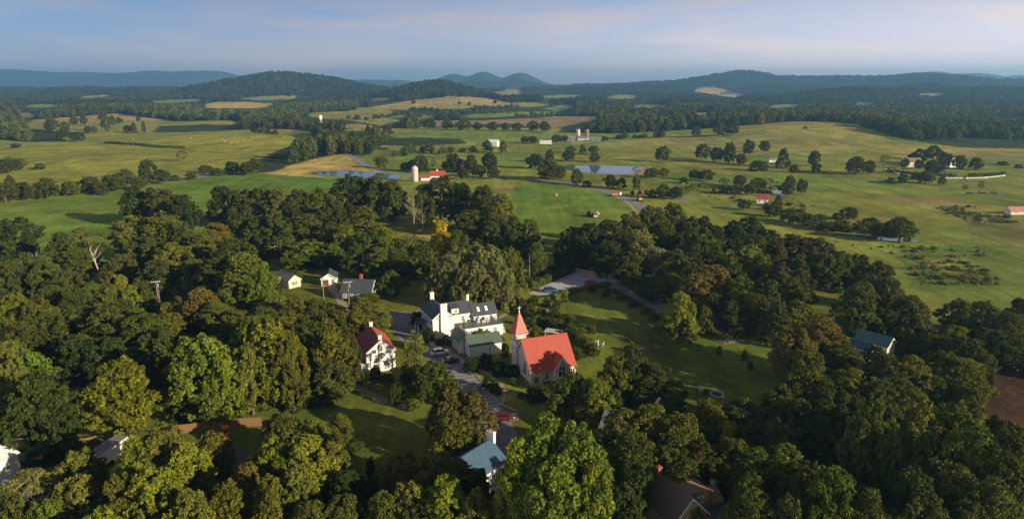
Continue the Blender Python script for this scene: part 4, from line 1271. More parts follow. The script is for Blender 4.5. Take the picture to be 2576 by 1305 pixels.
# ------------------------------------------------------------------ vehicles
def car(name, label, loc, ang, paint, kind='suv', cat='car', group='parked cars', L=4.6, W=1.86, H=1.66):
    o = thing(name, label, cat, loc, ang, group)
    wz = .34 if kind != 'sedan' else .31
    hl = L / 2
    # body stations: x, half width, bottom, top of shoulder
    if kind == 'sedan': st = [(-hl, .80, .42, .82), (-hl + .25, .93, .28, .96), (-.9, 1.0, .22, .98), (.8, 1.0, .22, .95), (hl - .45, .96, .26, .82), (hl, .76, .38, .62)]
    else: st = [(-hl, .86, .46, 1.0), (-hl + .18, .95, .32, 1.08), (-.9, 1.0, .26, 1.1), (.9, 1.0, .26, 1.06), (hl - .5, .97, .30, .98), (hl, .8, .42, .78)]
    b = MB(); vs = []
    for x, hw, z0, z1 in st:
        w = hw * W / 2
        vs += [(x, -w * .86, z0), (x, -w, z0 + .18), (x, -w, z1 - .14), (x, -w * .9, z1), (x, w * .9, z1), (x, w, z1 - .14), (x, w, z0 + .18), (x, w * .86, z0)]
    n = 8
    fs = [(i * n + k, i * n + (k + 1) % n, (i + 1) * n + (k + 1) % n, (i + 1) * n + k) for i in range(len(st) - 1) for k in range(n)] + [tuple(range(n))[::-1], tuple(range((len(st) - 1) * n, len(st) * n))]
    b.add(vs, fs); bo = b.build('body', paint, o)
    zb = st[2][3] - .03
    if kind == 'sedan': cab = [(-1.75, zb, .86), (-1.0, H - .08, .70), (-.1, H, .72), (.35, H - .06, .70), (1.05, zb, .86)]
    else: cab = [(-hl + .22, zb, .9), (-hl + .62, H - .06, .74), (-.2, H, .76), (.45, H - .05, .74), (1.25, zb, .88)]
    g = MB(); vs = []
    for x, z, f in cab: vs += [(x, -W / 2 * f, z), (x, W / 2 * f, z)]
    # glasshouse: side polygon pulled, sloping inward
    base_l = [(x, -W / 2 * .9, zb) for x, z, f in cab]; base_r = [(x, W / 2 * .9, zb) for x, z, f in cab]
    top_l = [(x, -W / 2 * f, z) for x, z, f in cab]; top_r = [(x, W / 2 * f, z) for x, z, f in cab]
    g.add(top_l + top_r, [tuple(range(5))[::-1], tuple(range(5, 10))] + [(i, i + 1, i + 6, i + 5) for i in range(4)] + [(4, 0, 5, 9)])
    g.build('windows', GLASS, o)
    rf = MB(); rr = cab[1:4]
    rf.add([(x, -W / 2 * f * 1.01, z + .012) for x, z, f in rr] + [(x, W / 2 * f * 1.01, z + .012) for x, z, f in rr] + [(x, -W / 2 * f * .9, z + .06) for x, z, f in rr] + [(x, W / 2 * f * .9, z + .06) for x, z, f in rr],
           [(0, 1, 4, 3), (1, 2, 5, 4), (6, 9, 10, 7), (7, 10, 11, 8), (0, 6, 7, 1), (1, 7, 8, 2), (3, 4, 10, 9), (4, 5, 11, 10), (0, 3, 9, 6), (2, 8, 11, 5)])
    rf.build('roof', paint, o)
    pi = MB()
    for s in (-1, 1):
        for (i, j) in ((0, 1), (3, 4)):
            pi.bar((cab[i][0], s * W / 2 * cab[i][2], cab[i][1]), (cab[j][0], s * W / 2 * cab[j][2] * 1.01, cab[j][1]), .09, .07)
        pi.bar((-.15, s * W / 2 * .9, zb), (-.2, s * W / 2 * .77, H - .02), .08, .05)
    pi.build('pillars', paint, o)
    for x in (-hl + .85, hl - .9):
        for s in (-1, 1):
            w_ = MB(); y = s * (W / 2 - .1)
            w_.tube([(x, y - .11, wz), (x, y + .11, wz)], wz, 16); wo = w_.build('wheel', BLACKM, o)
            w_ = MB(); w_.tube([(x, y + s * .10, wz), (x, y + s * .125, wz)], wz * .62, 12); w_.build('rim', RIM, wo)
    for s in (-1, 1):
        l_ = MB(); l_.box(hl - .22, hl - .02, s * W * .33 - .2, s * W * .33 + .2, st[-1][3] - .16, st[-1][3] - .01); l_.build('headlight', LAMPW, o)
        l_ = MB(); l_.box(-hl - .012, -hl + .16, s * W * .36 - .14, s * W * .36 + .14, st[0][3] - .28, st[0][3] - .02); l_.build('taillight', LAMPR, o)
        l_ = MB(); l_.box(.78, .98, s * (W / 2 + .08) - .1, s * (W / 2 + .08) + .1, zb + .02, zb + .18); l_.build('mirror', paint, o)
    return o


car('parked_car', 'white SUV parked nose-in before the green-roofed shop', U(1107, 891), R(22), CARWHITE)
car('parked_car', 'black car parked beside the white SUV, partly behind leaves', U(1133, 911), R(20), CARBLACK, 'sedan', H=1.45)
car('parked_car', 'dark maroon SUV parked at the near end of the street bays', U(1264, 1056), R(12), CARMAROON)
car('parked_car', 'dark blue car in the hedged parking lot', U(1384, 734), R(10), CARBLUE, 'suv')
car('parked_car', 'bright red coupe in the hedged parking lot', U(1487, 715), R(8), CARRED, 'sedan', H=1.4)
car('parked_car', 'dark car glimpsed in shade between trees at mid left', U(597, 1312 / 1.4912 + 2 - 60), R(60), CARBLACK, 'sedan', H=1.45)
car('parked_car', 'dark red car half hidden by trees in the lower left yard', U(500, 1152), R(70), CARMAROON, 'suv')

tr = thing('tractor', 'orange compact tractor parked before the wooden fence', 'tractor', U(569, 1108), R(-70))
m = MB(); m.box(-.2, 1.5, -.38, .38, .75, 1.3); m.prism([(-.2, 1.3), (1.5, 1.3), (1.35, 1.42), (-.2, 1.5)], -.36, .36); m.build('hood', ORANGE, tr)
m = MB(); m.box(-1.2, 1.4, -.25, .25, .45, .75); m.build('chassis', BLACKM, tr)
m = MB(); m.box(-1.1, -.5, -.3, .3, .95, 1.1); m.box(-1.2, -1.05, -.3, .3, 1.0, 1.55); m.build('seat', BLACKM, tr)
for s in (-1, 1):
    w_ = MB(); w_.tube([(-.8, s * .75 - .16, .62), (-.8, s * .75 + .16, .62)], .62, 16); wo = w_.build('wheel', BLACKM, tr)
    w_ = MB(); w_.tube([(-.8, s * .92 - .02, .62), (-.8, s * .92 + .02, .62)], .34, 12); w_.build('rim', ORANGE, wo)
    w_ = MB(); w_.tube([(1.15, s * .62 - .12, .38), (1.15, s * .62 + .12, .38)], .38, 14); wo = w_.build('wheel', BLACKM, tr)
    m = MB(); m.box(-1.4, -.3, s * .55 - .22, s * .55 + .22, 1.2, 1.3); m.build('fender', ORANGE, tr)
    m = MB(); m.bar((-1.15, s * .5, 1.2), (-1.15, s * .5, 2.5), .08); m.build('roll_bar', BLACKM, tr)
m = MB(); m.box(-1.5, .1, -.6, .6, 2.5, 2.6); m.build('canopy', ORANGE, tr)
# farm machines in the field
om = thing('loader', 'orange-yellow machine standing beside the country road', 'loader', at(1608, 506), R(100))
m = MB(); m.box(-1.8, 1.4, -1.0, 1.0, .9, 2.1); m.build('body', YELLOWP, om)
m = MB(); m.box(-1.0, .6, -.85, .85, 2.103, 3.4); m.build('cab', GLASS, om)
m = MB(); m.box(-1.1, .7, -.95, .95, 3.403, 3.6); m.build('cab_roof', ORANGE, om)
m = MB(); m.bar((1.2, -.7, 1.6), (3.0, -.7, .6), .2); m.bar((1.2, .7, 1.6), (3.0, .7, .6), .2); m.box(2.9, 3.6, -1.2, 1.2, .1, 1.0); m.build('bucket', YELLOWP, om)
for x_ in (-1.2, 1.0):
    for s in (-1, 1):
        w_ = MB(); w_.tube([(x_, s * 1.05 - .2, .75), (x_, s * 1.05 + .2, .75)], .75, 14); w_.build('wheel', BLACKM, om)


def bale(x, y, label, ang=0.0, r=.85, group='round hay bales'):
    p = at(x, y)
    o = thing('hay_bale', label, 'hay bale', p, ang, group)
    m = MB()
    m.tube([(-.75, 0, r * .98), (-.7, 0, r * .98), (0, 0, r), (.7, 0, r * .98), (.75, 0, r * .98)], [r * .9, r, r * 1.01, r, r * .9], 16); m.build('roll', HAY, o)
    m = MB(); m.tube([(-.25, 0, r), (-.2, 0, r)], r * 1.015, 16); m.tube([(.2, 0, r), (.25, 0, r)], r * 1.015, 16); m.build('twine', HAY, o)
    return o


bale(1398, 495, 'single round hay bale alone in the central green field', .4, 1.0)
ORD = ['first', 'second', 'third', 'fourth', 'fifth', 'sixth', 'seventh', 'eighth', 'ninth', 'tenth', 'eleventh', 'twelfth', 'thirteenth', 'fourteenth', 'fifteenth', 'sixteenth', 'seventeenth', 'eighteenth', 'nineteenth', 'twentieth']
for k, (x_, y_) in enumerate(sorted([(565, 358), (580, 362), (598, 362), (612, 355), (560, 352), (634, 348), (690, 352), (712, 349), (752, 347), (800, 349), (628, 357), (480, 350), (335, 352)])):
    bale(x_, y_, '%s tiny hay bale from the left in the far left hayfield' % ORD[k], k * .7, .8)
# hay wagon and tractor
hw = thing('hay_truck', 'white truck loaded with hay in the central green field', 'truck', at(1500, 546), R(75))
m = MB(); m.box(-2.8, 1.2, -1.1, 1.1, .8, 1.05); m.build('bed', GREYSIDE, hw)
m = MB(); m.box(1.25, 3.0, -1.0, 1.0, .6, 1.5); m.prism([(1.25, 1.5), (2.3, 1.5), (2.0, 2.3), (1.3, 2.3)], -.95, .95); m.build('cab', CARWHITE, hw)
m = MB(); m.box(-2.82, -2.6, -1.15, 1.15, .55, 1.3); m.build('tailboard', CARWHITE, hw)
for x_ in (-1.7, 2.2):
    for s in (-1, 1):
        w_ = MB(); w_.tube([(x_, s * 1.0 - .13, .45), (x_, s * 1.0 + .13, .45)], .45, 12); w_.build('wheel', BLACKM, hw)
for k, q in enumerate([(-1.9, -.5, 1.06), (-1.9, .5, 1.06), (-.3, 0, 1.06), (-1.1, 0, 2.3)]):
    o = thing('hay_bale', ['hay bale on the truck bed, near side rear', 'hay bale on the truck bed, far side rear', 'hay bale on the truck bed behind the cab', 'topmost hay bale stacked on the truck'][k], 'hay bale', hw.matrix_basis @ Vector(q), R(75), 'hay bales on the truck')
    m = MB(); m.tube([(-.6, 0, .62), (-.55, 0, .62), (.55, 0, .62), (.6, 0, .62)], [.56, .62, .62, .56], 14); m.build('roll', HAY, o)
tk = thing('tractor', 'dark tractor beside the hay truck in the central field', 'tractor', at(1484, 544), R(20))
m = MB(); m.box(-.2, 1.9, -.4, .4, .9, 1.6); m.build('hood', CARMAROON, tk)
m = MB(); m.box(-1.5, -.25, -.65, .65, 1.0, 2.5); m.build('cab', GLASS, tk)
m = MB(); m.box(-1.6, -.15, -.75, .75, 2.503, 2.65); m.build('cab_roof', BLACKM, tk)
for s in (-1, 1):
    w_ = MB(); w_.tube([(-.9, s * .95 - .22, .85), (-.9, s * .95 + .22, .85)], .85, 14); w_.build('wheel', BLACKM, tk)
    w_ = MB(); w_.tube([(1.4, s * .7 - .14, .5), (1.4, s * .7 + .14, .5)], .5, 12); w_.build('wheel', BLACKM, tk)
fw = thing('flatbed_trailer', 'flatbed trailer with white front at the field corner by the road', 'trailer', at(1548, 494), R(12))
m = MB(); m.box(-3, 3, -1.1, 1.1, .7, .95); m.build('deck', BRICK, fw)
m = MB(); m.box(2.2, 3.4, -1.0, 1.0, .955, 2.3); m.build('cab', CARWHITE, fw)
m = MB(); m.box(-2.6, 1.0, -.9, .9, .955, 1.9); m.build('load', HAY, fw)
for x_ in (-2.0, -1.1, 2.6):
    for s in (-1, 1):
        w_ = MB(); w_.tube([(x_, s * 1.0 - .13, .42), (x_, s * 1.0 + .13, .42)], .42, 12); w_.build('wheel', BLACKM, fw)
# yellow diggers' arms glimpsed behind the dark tree at lower left
ym = thing('excavator', 'yellow digger parked under the dark tree at lower left', 'excavator', U(95, 1160), R(20))
m = MB(); m.box(-1.6, 1.2, -1.0, 1.0, .9, 2.0); m.build('body', YELLOWP, ym)
m = MB(); m.box(.1, 1.3, -.9, .1, 2.003, 3.2); m.build('cab', YELLOWP, ym)
m = MB(); m.bar((1.2, .4, 1.8), (3.2, .4, 3.6), .35); m.bar((3.2, .4, 3.6), (4.6, .4, 1.6), .3); m.build('boom', YELLOWP, ym)
m = MB(); m.box(4.2, 5.0, .0, .8, .9, 1.6); m.build('bucket', BLACKM, ym)
for s in (-1, 1):
    m = MB(); m.prism([(-1.8, .1), (1.8, .1), (2.1, .45), (1.8, .85), (-1.8, .85), (-2.1, .45)], s * .9 - .25, s * .9 + .25); m.build('track', BLACKM, ym)

# ------------------------------------------------------------------ garden things on the lawn
fp = thing('fire_pit', 'round stone fire pit on the lower lawn', 'fire pit', U(1803, 993))
st_m = MB(); st_m.box(-.16, .16, -.22, .22, 0, .38); st_me = st_m.mesh('stone', CONCRETE)
for k in range(26):
    a_ = k * 2 * math.pi / 26; s = link('stone', st_me, fp, (math.cos(a_) * 1.35, math.sin(a_) * 1.35, 0)); s.rotation_euler = (0, 0, a_ + .05 * math.sin(k)); s.scale = (1, .75, .9 + .15 * math.sin(k * 2.1))
m = MB(); m.lathe([(1.2, .02), (1.1, .12), (.3, .2)], 16); m.build('ash_bed', ASHES, fp)


def chair(loc, ang, m_, label, group='lawn chairs'):
    o = thing('lawn_chair', label, 'chair', loc, ang, group)
    q = MB(); q.slab((-.35, -.35, .36), (.35, -.35, .36), (.35, .4, .44), (-.35, .4, .44), -.04); q.build('seat', m_, o)
    q = MB(); q.slab((-.35, -.35, .36), (.35, -.35, .36), (.38, -.75, 1.15), (-.38, -.75, 1.15), -.04); q.build('backrest', m_, o)
    for x_ in (-.34, .34):
        for y_ in (-.5, .38):
            q = MB(); q.box(x_ - .04, x_ + .04, y_ - .05, y_ + .05, 0, .6); q.build('leg', m_, o)
        q = MB(); q.box(x_ - .09, x_ + .09, -.6, .42, .6, .64); q.build('armrest', m_, o)


chair(U(1762, 984), R(200), PLASTICT, 'pale teal lawn chair beside the fire pit')
chair(U(1774, 993), R(150), SHUTTER, 'dark lawn chair nearest the fire pit')
chair(U(1512, 869), R(60), WHITE, 'white lawn chair by the garden edge behind the church')


def table(loc, label, r=.8):
    o = thing('garden_table', label, 'table', loc)
    m = MB(); m.lathe([(r, .70), (r, .75), (r * .2, .76)], 16); m.build('table_top', WHITE, o)
    for k in range(3):
        a_ = k * 2.1; q = MB(); q.bar((math.cos(a_) * r * .3, math.sin(a_) * r * .3, .7), (math.cos(a_) * r * .8, math.sin(a_) * r * .8, 0), .06); q.build('leg', WHITE, o)


table(U(1338, 806), 'white round garden table on the inn lawn', 1.0)
for k, (x_, y_, a_) in enumerate([(1329, 804, 90), (1347, 807, 270), (1338, 812, 0)]):
    chair(U(x_, y_), R(a_), WHITE, ['white chair left of the garden table', 'white chair right of the garden table', 'white chair in front of the garden table'][k], 'garden table chairs')
table(U(1380, 787), 'second white garden table further back by the shrubs', .7)
pg = thing('pergola', 'white slatted garden pergola behind the church roof', 'pergola', U(1392, 850), R(-20))
for x_ in (-2.0, 2.0):
    for y_ in (-1.1, 1.1):
        q = MB(); q.box(x_ - .07, x_ + .07, y_ - .07, y_ + .07, 0, 1.9); q.build('post', WHITE, pg)
for k in range(11):
    q = MB(); q.box(-2.2 + k * .44 - .03, -2.2 + k * .44 + .03, -1.5, 1.5, 2.02, 2.12); q.build('slat', WHITE, pg)
for y_ in (-1.1, 1.1):
    q = MB(); q.box(-2.4, 2.4, y_ - .05, y_ + .05, 1.9, 2.017); q.build('beam', WHITE, pg)
gp = thing('sign_post', 'white post standing at the lawn edge behind the church', 'post', U(1504, 876))
m = MB(); m.box(-.12, .12, -.12, .12, 0, 2.2); m.build('shaft', WHITE, gp)
m = MB(); m.box(-.7, .1, -.05, .05, 1.9, 2.1); m.build('arm', WHITE, gp)

# ------------------------------------------------------------------ a person walking by the bays


def person(loc, ang, label):
    o = thing('person', label, 'person', loc, ang)
    V = [(0, 0, .95), (0, 0, 1.15), (0, .01, 1.38), (0, .02, 1.5), (0, .04, 1.62), (0, .05, 1.74),          # pelvis chest neck head
         (.10, 0, .9), (.11, .16, .5), (.11, .10, .08), (.11, .24, .04), (-.10, 0, .9), (-.11, -.06, .5), (-.11, -.28, .12), (-.11, -.16, .04),
         (.19, .0, 1.38), (.24, -.10, 1.10), (.23, .02, .86), (.23, .05, .76), (-.19, .0, 1.38), (-.24, .10, 1.10), (-.22, .24, .9), (-.22, .29, .82)]
    Ed = [(0, 1), (1, 2), (2, 3), (3, 4), (4, 5), (0, 6), (6, 7), (7, 8), (8, 9), (0, 10), (10, 11), (11, 12), (12, 13), (2, 14), (14, 15), (15, 16), (16, 17), (2, 18), (18, 19), (19, 20), (20, 21)]
    Rd = [.14, .13, .15, .06, .095, .08, .10, .07, .05, .045, .10, .07, .05, .045, .07, .05, .04, .045, .07, .05, .04, .045]
    me = bpy.data.meshes.new('body'); me.from_pydata(V, Ed, []); me.materials.append(CLOTHN)
    b = link('body', me, o)
    sk = b.modifiers.new('skin', 'SKIN'); b.modifiers.new('sub', 'SUBSURF').levels = 2
    b.modifiers['sub'].render_levels = 2
    for i, sv in enumerate(me.skin_vertices[0].data):
        sv.radius = (Rd[i], Rd[i]); sv.use_root = (i == 0)
    h = MB(); h.lathe([(.0, 1.52), (.07, 1.55), (.098, 1.62), (.1, 1.70), (.08, 1.78), (0, 1.81)], 12, (0, .05, 0)); h.build('hair', BARK, o, True)


person(U(1207, 990), R(160), 'person in dark clothes walking beside the parking bays')

# ------------------------------------------------------------------ cattle


def cow(loc, ang, label):
    o = thing('cow', label, 'cow', loc, ang, 'grazing cattle')
    V = [(0, 0, 1.05), (.45, 0, 1.08), (.8, 0, 1.15), (1.15, 0, .95), (1.4, 0, .55), (1.62, 0, .3), (-.5, 0, 1.1), (-.85, 0, 1.12), (-.98, 0, .7),
         (.6, .25, .7), (.6, .25, .35), (.6, .25, .02), (.6, -.25, .7), (.66, -.25, .35), (.66, -.25, .02),
         (-.7, .25, .75), (-.82, .25, .4), (-.76, .25, .02), (-.7, -.25, .75), (-.76, -.25, .4), (-.7, -.25, .02)]
    Ed = [(0, 1), (1, 2), (2, 3), (3, 4), (4, 5), (0, 6), (6, 7), (7, 8), (1, 9), (9, 10), (10, 11), (1, 12), (12, 13), (13, 14), (6, 15), (15, 16), (16, 17), (6, 18), (18, 19), (19, 20)]
    Rd = [.4, .38, .3, .19, .15, .1, .36, .2, .03, .15, .08, .07, .15, .08, .07, .17, .08, .07, .17, .08, .07]
    me = bpy.data.meshes.new('body'); me.from_pydata(V, Ed, []); me.materials.append(COWM)
    b = link('body', me, o)
    b.modifiers.new('skin', 'SKIN'); b.modifiers.new('sub', 'SUBSURF').levels = 1
    b.modifiers['sub'].render_levels = 1
    for i, sv in enumerate(me.skin_vertices[0].data):
        sv.radius = (Rd[i], Rd[i]); sv.use_root = (i == 0)


for k, (x_, y_) in enumerate([(2432, 489), (2440, 489.5), (2446, 489), (2462, 488.5), (2470, 489), (2477, 489), (2492, 488.5), (2503, 489)]):
    cow(at(x_, y_), [.2, 3.0, .4, 2.8, 0, 3.3, .1, 2.9][k], 'dark cow, %s from the left in the grazing line at far right' % ['first', 'second', 'third', 'fourth', 'fifth', 'sixth', 'seventh', 'last'][k])

# ------------------------------------------------------------------ trees: crown and trunk meshes
HN, WN = 15.0, 11.0


def leaf_mesh(name, cen, nor, size, shade, m, rng, aspect=1.6):
    k = len(cen)
    nor = nor / np.linalg.norm(nor, axis=1)[:, None]
    t = rng.normal(size=(k, 3)); t -= nor * (t * nor).sum(1)[:, None]; t /= np.linalg.norm(t, axis=1)[:, None]
    b = np.cross(nor, t)
    sx = (size * .5 * aspect)[:, None]; sy = (size * .5)[:, None]
    v = np.stack([cen - t * sx, cen - b * sy + nor * size[:, None] * .12, cen + t * sx, cen + b * sy + nor * size[:, None] * .12], 1).reshape(-1, 3)
    me = bpy.data.meshes.new(name)
    me.vertices.add(k * 4); me.vertices.foreach_set('co', v.ravel())
    me.loops.add(k * 4); me.loops.foreach_set('vertex_index', np.arange(k * 4, dtype=np.int32))
    me.polygons.add(k); me.polygons.foreach_set('loop_start', np.arange(k, dtype=np.int32) * 4)
    a = me.attributes.new('leafshade', 'FLOAT', 'FACE'); a.data.foreach_set('value', shade.astype(np.float32))
    me.update(calc_edges=True)
    me.materials.append(m)
    return me


PROF = {  # crown bottom, profile
    'broad': (.16, lambda t: np.sin(np.pi * np.clip(t * .86 + .10, 0, 1)) ** .62),
    'oval': (.12, lambda t: np.sin(np.pi * np.clip(t ** .80 * .90 + .07, 0, 1)) ** .75),
    'tall': (.10, lambda t: np.sin(np.pi * np.clip(t ** .75 * .88 + .10, 0, 1)) ** .9),
    'feather': (.20, lambda t: np.sin(np.pi * np.clip(t * .80 + .14, 0, 1)) ** .7),
    'willow': (.05, lambda t: np.sin(np.pi * np.clip(t ** .8 * .82 + .14, 0, 1)) ** .55),
    'cone': (.08, lambda t: np.clip(1.02 - t, 0.04, 1) ** .85),
    'thin': (.30, lambda t: np.sin(np.pi * np.clip(t * .85 + .1, 0, 1)) ** .8),
    'shrub': (.00, lambda t: np.sqrt(np.clip(1 - (t * .98) ** 2.2, 0, 1))),
}
SPEC = {  # boughs, clumps per bough, leaves per clump, leaf size, clump radius
    'broad': (20, 13, 62, .34, .80), 'oval': (22, 14, 62, .32, .74), 'tall': (19, 13, 60, .33, .74), 'feather': (24, 11, 60, .30, .80),
    'willow': (34, 11, 62, .26, .62), 'cone': (28, 8, 60, .32, .66), 'thin': (11, 9, 34, .28, .7), 'shrub': (14, 9, 90, .40, 1.15)}


def crown_points(kind, seed, detail=1.0, leafscale=1.0):
    rng = np.random.default_rng(seed)
    cb, prof = PROF[kind]
    nb, ncl, nlf, ls, rc = SPEC[kind]
    nlf = max(3, int(nlf * detail))
    ph = rng.random(6) * 6.28
    cens, nors, shs, bough = [], [], [], []
    for i in range(nb):
        t = ((i + rng.random()) / nb) ** (.95 if kind != 'cone' else 1.25)
        th = i * 2.39996 + rng.normal() * .35
        lob = 1 + .16 * math.sin(2 * th + ph[0]) + .12 * math.sin(3 * th + ph[1] + t * 3) + rng.normal() * .07
        rad = float(prof(np.array(t))) * WN / 2 * lob
        bigR = WN * (.23 if kind not in ('cone', 'willow') else .16) * (.7 + .5 * rng.random())
        if kind == 'thin': bigR *= .75
        c0 = np.array((math.cos(th) * max(rad - bigR * .75, 0), math.sin(th) * max(rad - bigR * .75, 0), HN * (cb + (1 - cb) * t) - bigR * .55 * t))
        if kind == 'shrub': c0[2] = HN * t * .9
        bough.append(c0)
        bs = .86 + .28 * rng.random()
        d = rng.normal(size=(ncl, 3)); out = np.array((math.cos(th), math.sin(th), .55))
        d = d / np.linalg.norm(d, axis=1)[:, None] + out * .75
        d /= np.linalg.norm(d, axis=1)[:, None]
        fl = np.array((1, 1, .8 if kind != 'feather' else .55))
        for k in range(ncl):
            cc = c0 + d[k] * bigR * fl * (.62 + .62 * rng.random())
            rk = rc * (.6 + .9 * rng.random()); sq_r = .75 + .5 * rng.random(3)
            q = rng.normal(size=(nlf, 3)); q /= np.linalg.norm(q, axis=1)[:, None]
            q = q + d[k] * .55 + np.array((0, 0, .25)); q /= np.linalg.norm(q, axis=1)[:, None]
            sq = (np.array((1, 1, .8)) if kind != 'feather' else np.array((1.25, 1.25, .42))) * sq_r
            if kind == 'willow': sq = np.array((.7, .7, 1.35))
            pt = cc + q * rk * sq * (.25 + .95 * rng.random((nlf, 1)) ** .7)
            nn = q * .40 + rng.normal(size=(nlf, 3)) * .62 + np.array((0, 0, .30))
            cens.append(pt); nors.append(nn)
            shs.append(bs * (.82 + .36 * rng.random()) * (.75 + .5 * rng.random(nlf)))
    cens = np.concatenate(cens); nors = np.concatenate(nors); shs = np.concatenate(shs)
    cens[:, 2] = np.maximum(cens[:, 2], .1)
    # keep the nominal size
    cens[:, 2] *= HN / np.percentile(cens[:, 2], 99.7)
    rr = np.hypot(cens[:, 0], cens[:, 1]); cens[:, :2] *= (WN / 2) / np.percentile(rr, 98)
    size = ls * leafscale * (.7 + .6 * rng.random(len(cens)))
    return cens, nors, size, shs, bough, rng


def make_tree_mesh(kind, seed):
    c, n, s, sh, bough, rng = crown_points(kind, seed)
    crown = leaf_mesh('crown', c, n, s, sh, LEAF, rng)
    if kind == 'shrub':
        return crown, None
    tm = MB()
    top = .55 if kind != 'cone' else .95
    bend = rng.normal(size=2) * .35
    base = [(0, 0, -.4), (bend[0] * .2, bend[1] * .2, HN * .15), (bend[0] * .6, bend[1] * .6, HN * .35), (bend[0], bend[1], HN * top)]
    tm.tube(base, [.42, .32, .26, .08], 8)
    for b in bough[::1 if kind in ('thin', 'feather') else 2]:
        z0 = min(max(b[2] * .55, HN * .14), HN * top * .9)
        f = z0 / (HN * top)
        p0 = Vector((bend[0] * f, bend[1] * f, z0)); p1 = Vector(b)
        mid = p0.lerp(p1, .5) + Vector((0, 0, .5))
        tm.tube([p0, mid, p1], [.15, .10, .03], 5, False)
    return crown, tm.mesh('trunk', BARK)


VARS = {}
for kind, seeds in (('broad', (1, 2, 3, 41, 42)), ('oval', (4, 5, 6, 43, 44)), ('tall', (7, 8, 45)), ('feather', (9, 10, 20, 46)), ('willow', (11, 21)), ('cone', (12, 13)), ('thin', (14, 15)), ('shrub', (16, 17))):
    VARS[kind] = [make_tree_mesh(kind, s) for s in seeds]

TINT = {'Y': (.160, .205, .022), 'G': (.090, .130, .022), 'K': (.050, .078, .020), 'O': (.122, .146, .026), 'B': (.138, .125, .032),
        'S': (.165, .190, .060), 'YY': (.36, .32, .02), 'D': (.078, .102, .024), 'R': (.092, .092, .030), 'L': (.122, .186, .026), 'BX': (.040, .062, .020)}
TWORD = {'Y': 'yellow-green', 'G': 'mid-green', 'K': 'dark green', 'O': 'olive', 'B': 'brownish', 'S': 'silvery green', 'YY': 'bright yellow',
         'D': 'dusky green', 'R': 'reddish-brown', 'L': 'light green', 'BX': 'dark green'}
KWORD = {'broad': 'broad-crowned tree', 'oval': 'round-topped tree', 'tall': 'tall narrow tree', 'feather': 'feathery tree', 'willow': 'soft bushy tree',
         'cone': 'pointed conifer', 'thin': 'thin wispy tree', 'shrub': 'rounded shrub'}
KNAME = {'broad': 'spreading_tree', 'oval': 'round_tree', 'tall': 'narrow_tree', 'feather': 'feathery_tree', 'willow': 'bushy_tree', 'cone': 'conifer_tree', 'thin': 'wispy_tree', 'shrub': 'shrub'}
KCAT = {'cone': 'conifer', 'shrub': 'shrub'}
PLANTS = []          # records for labelling
TREEXY = []


def plant(pos, H, W, kind, tint, label=None, pix=None, rot=None):
    i = len(PLANTS)
    crown, trunk = VARS[kind][i % len(VARS[kind])]
    rz = RNG.random() * 6.28 if rot is None else rot
    o = bpy.data.objects.new(KNAME[kind], None); COL.objects.link(o)
    o.location = pos; o.rotation_euler = (0, 0, rz)
    o.scale = (W / WN, W / WN, H / HN)
    col = np.array(TINT[tint]) * np.array((1.08, .97, 1.0)) * (.86 + .28 * RNG.random()) * np.array((.92 + .16 * RNG.random(), 1, .9 + .2 * RNG.random()))
    link('crown' if kind != 'shrub' else 'foliage', crown, o, color=tuple(col))
    if trunk: link('trunk', trunk, o)
    if pix is None:
        pix = P(pos[0], pos[1], pos[2] + H * .6)[:2]
    PLANTS.append(dict(o=o, kind=kind, tint=tint, label=label, pix=pix, H=H))
    TREEXY.append((pos[0], pos[1], W))
    return o


def T(x, ytop, w, H, kind, tint, label=None):
    p = U(x, ytop, H)
    dep = P(p.x, p.y, H * .6)[2]
    p.z = float(height(p.x, p.y))
    return plant(p, H, w / FD * dep, kind, tint, label)


def TB(x, ybase, h, w, kind, tint, label=None):     # by its foot: rows and widths in picture units
    p = G(x, ybase)
    dep = P(p.x, p.y, p.z)[2]
    return plant(p, h / FD * dep * 1.03, w / FD * dep, kind, tint, label)


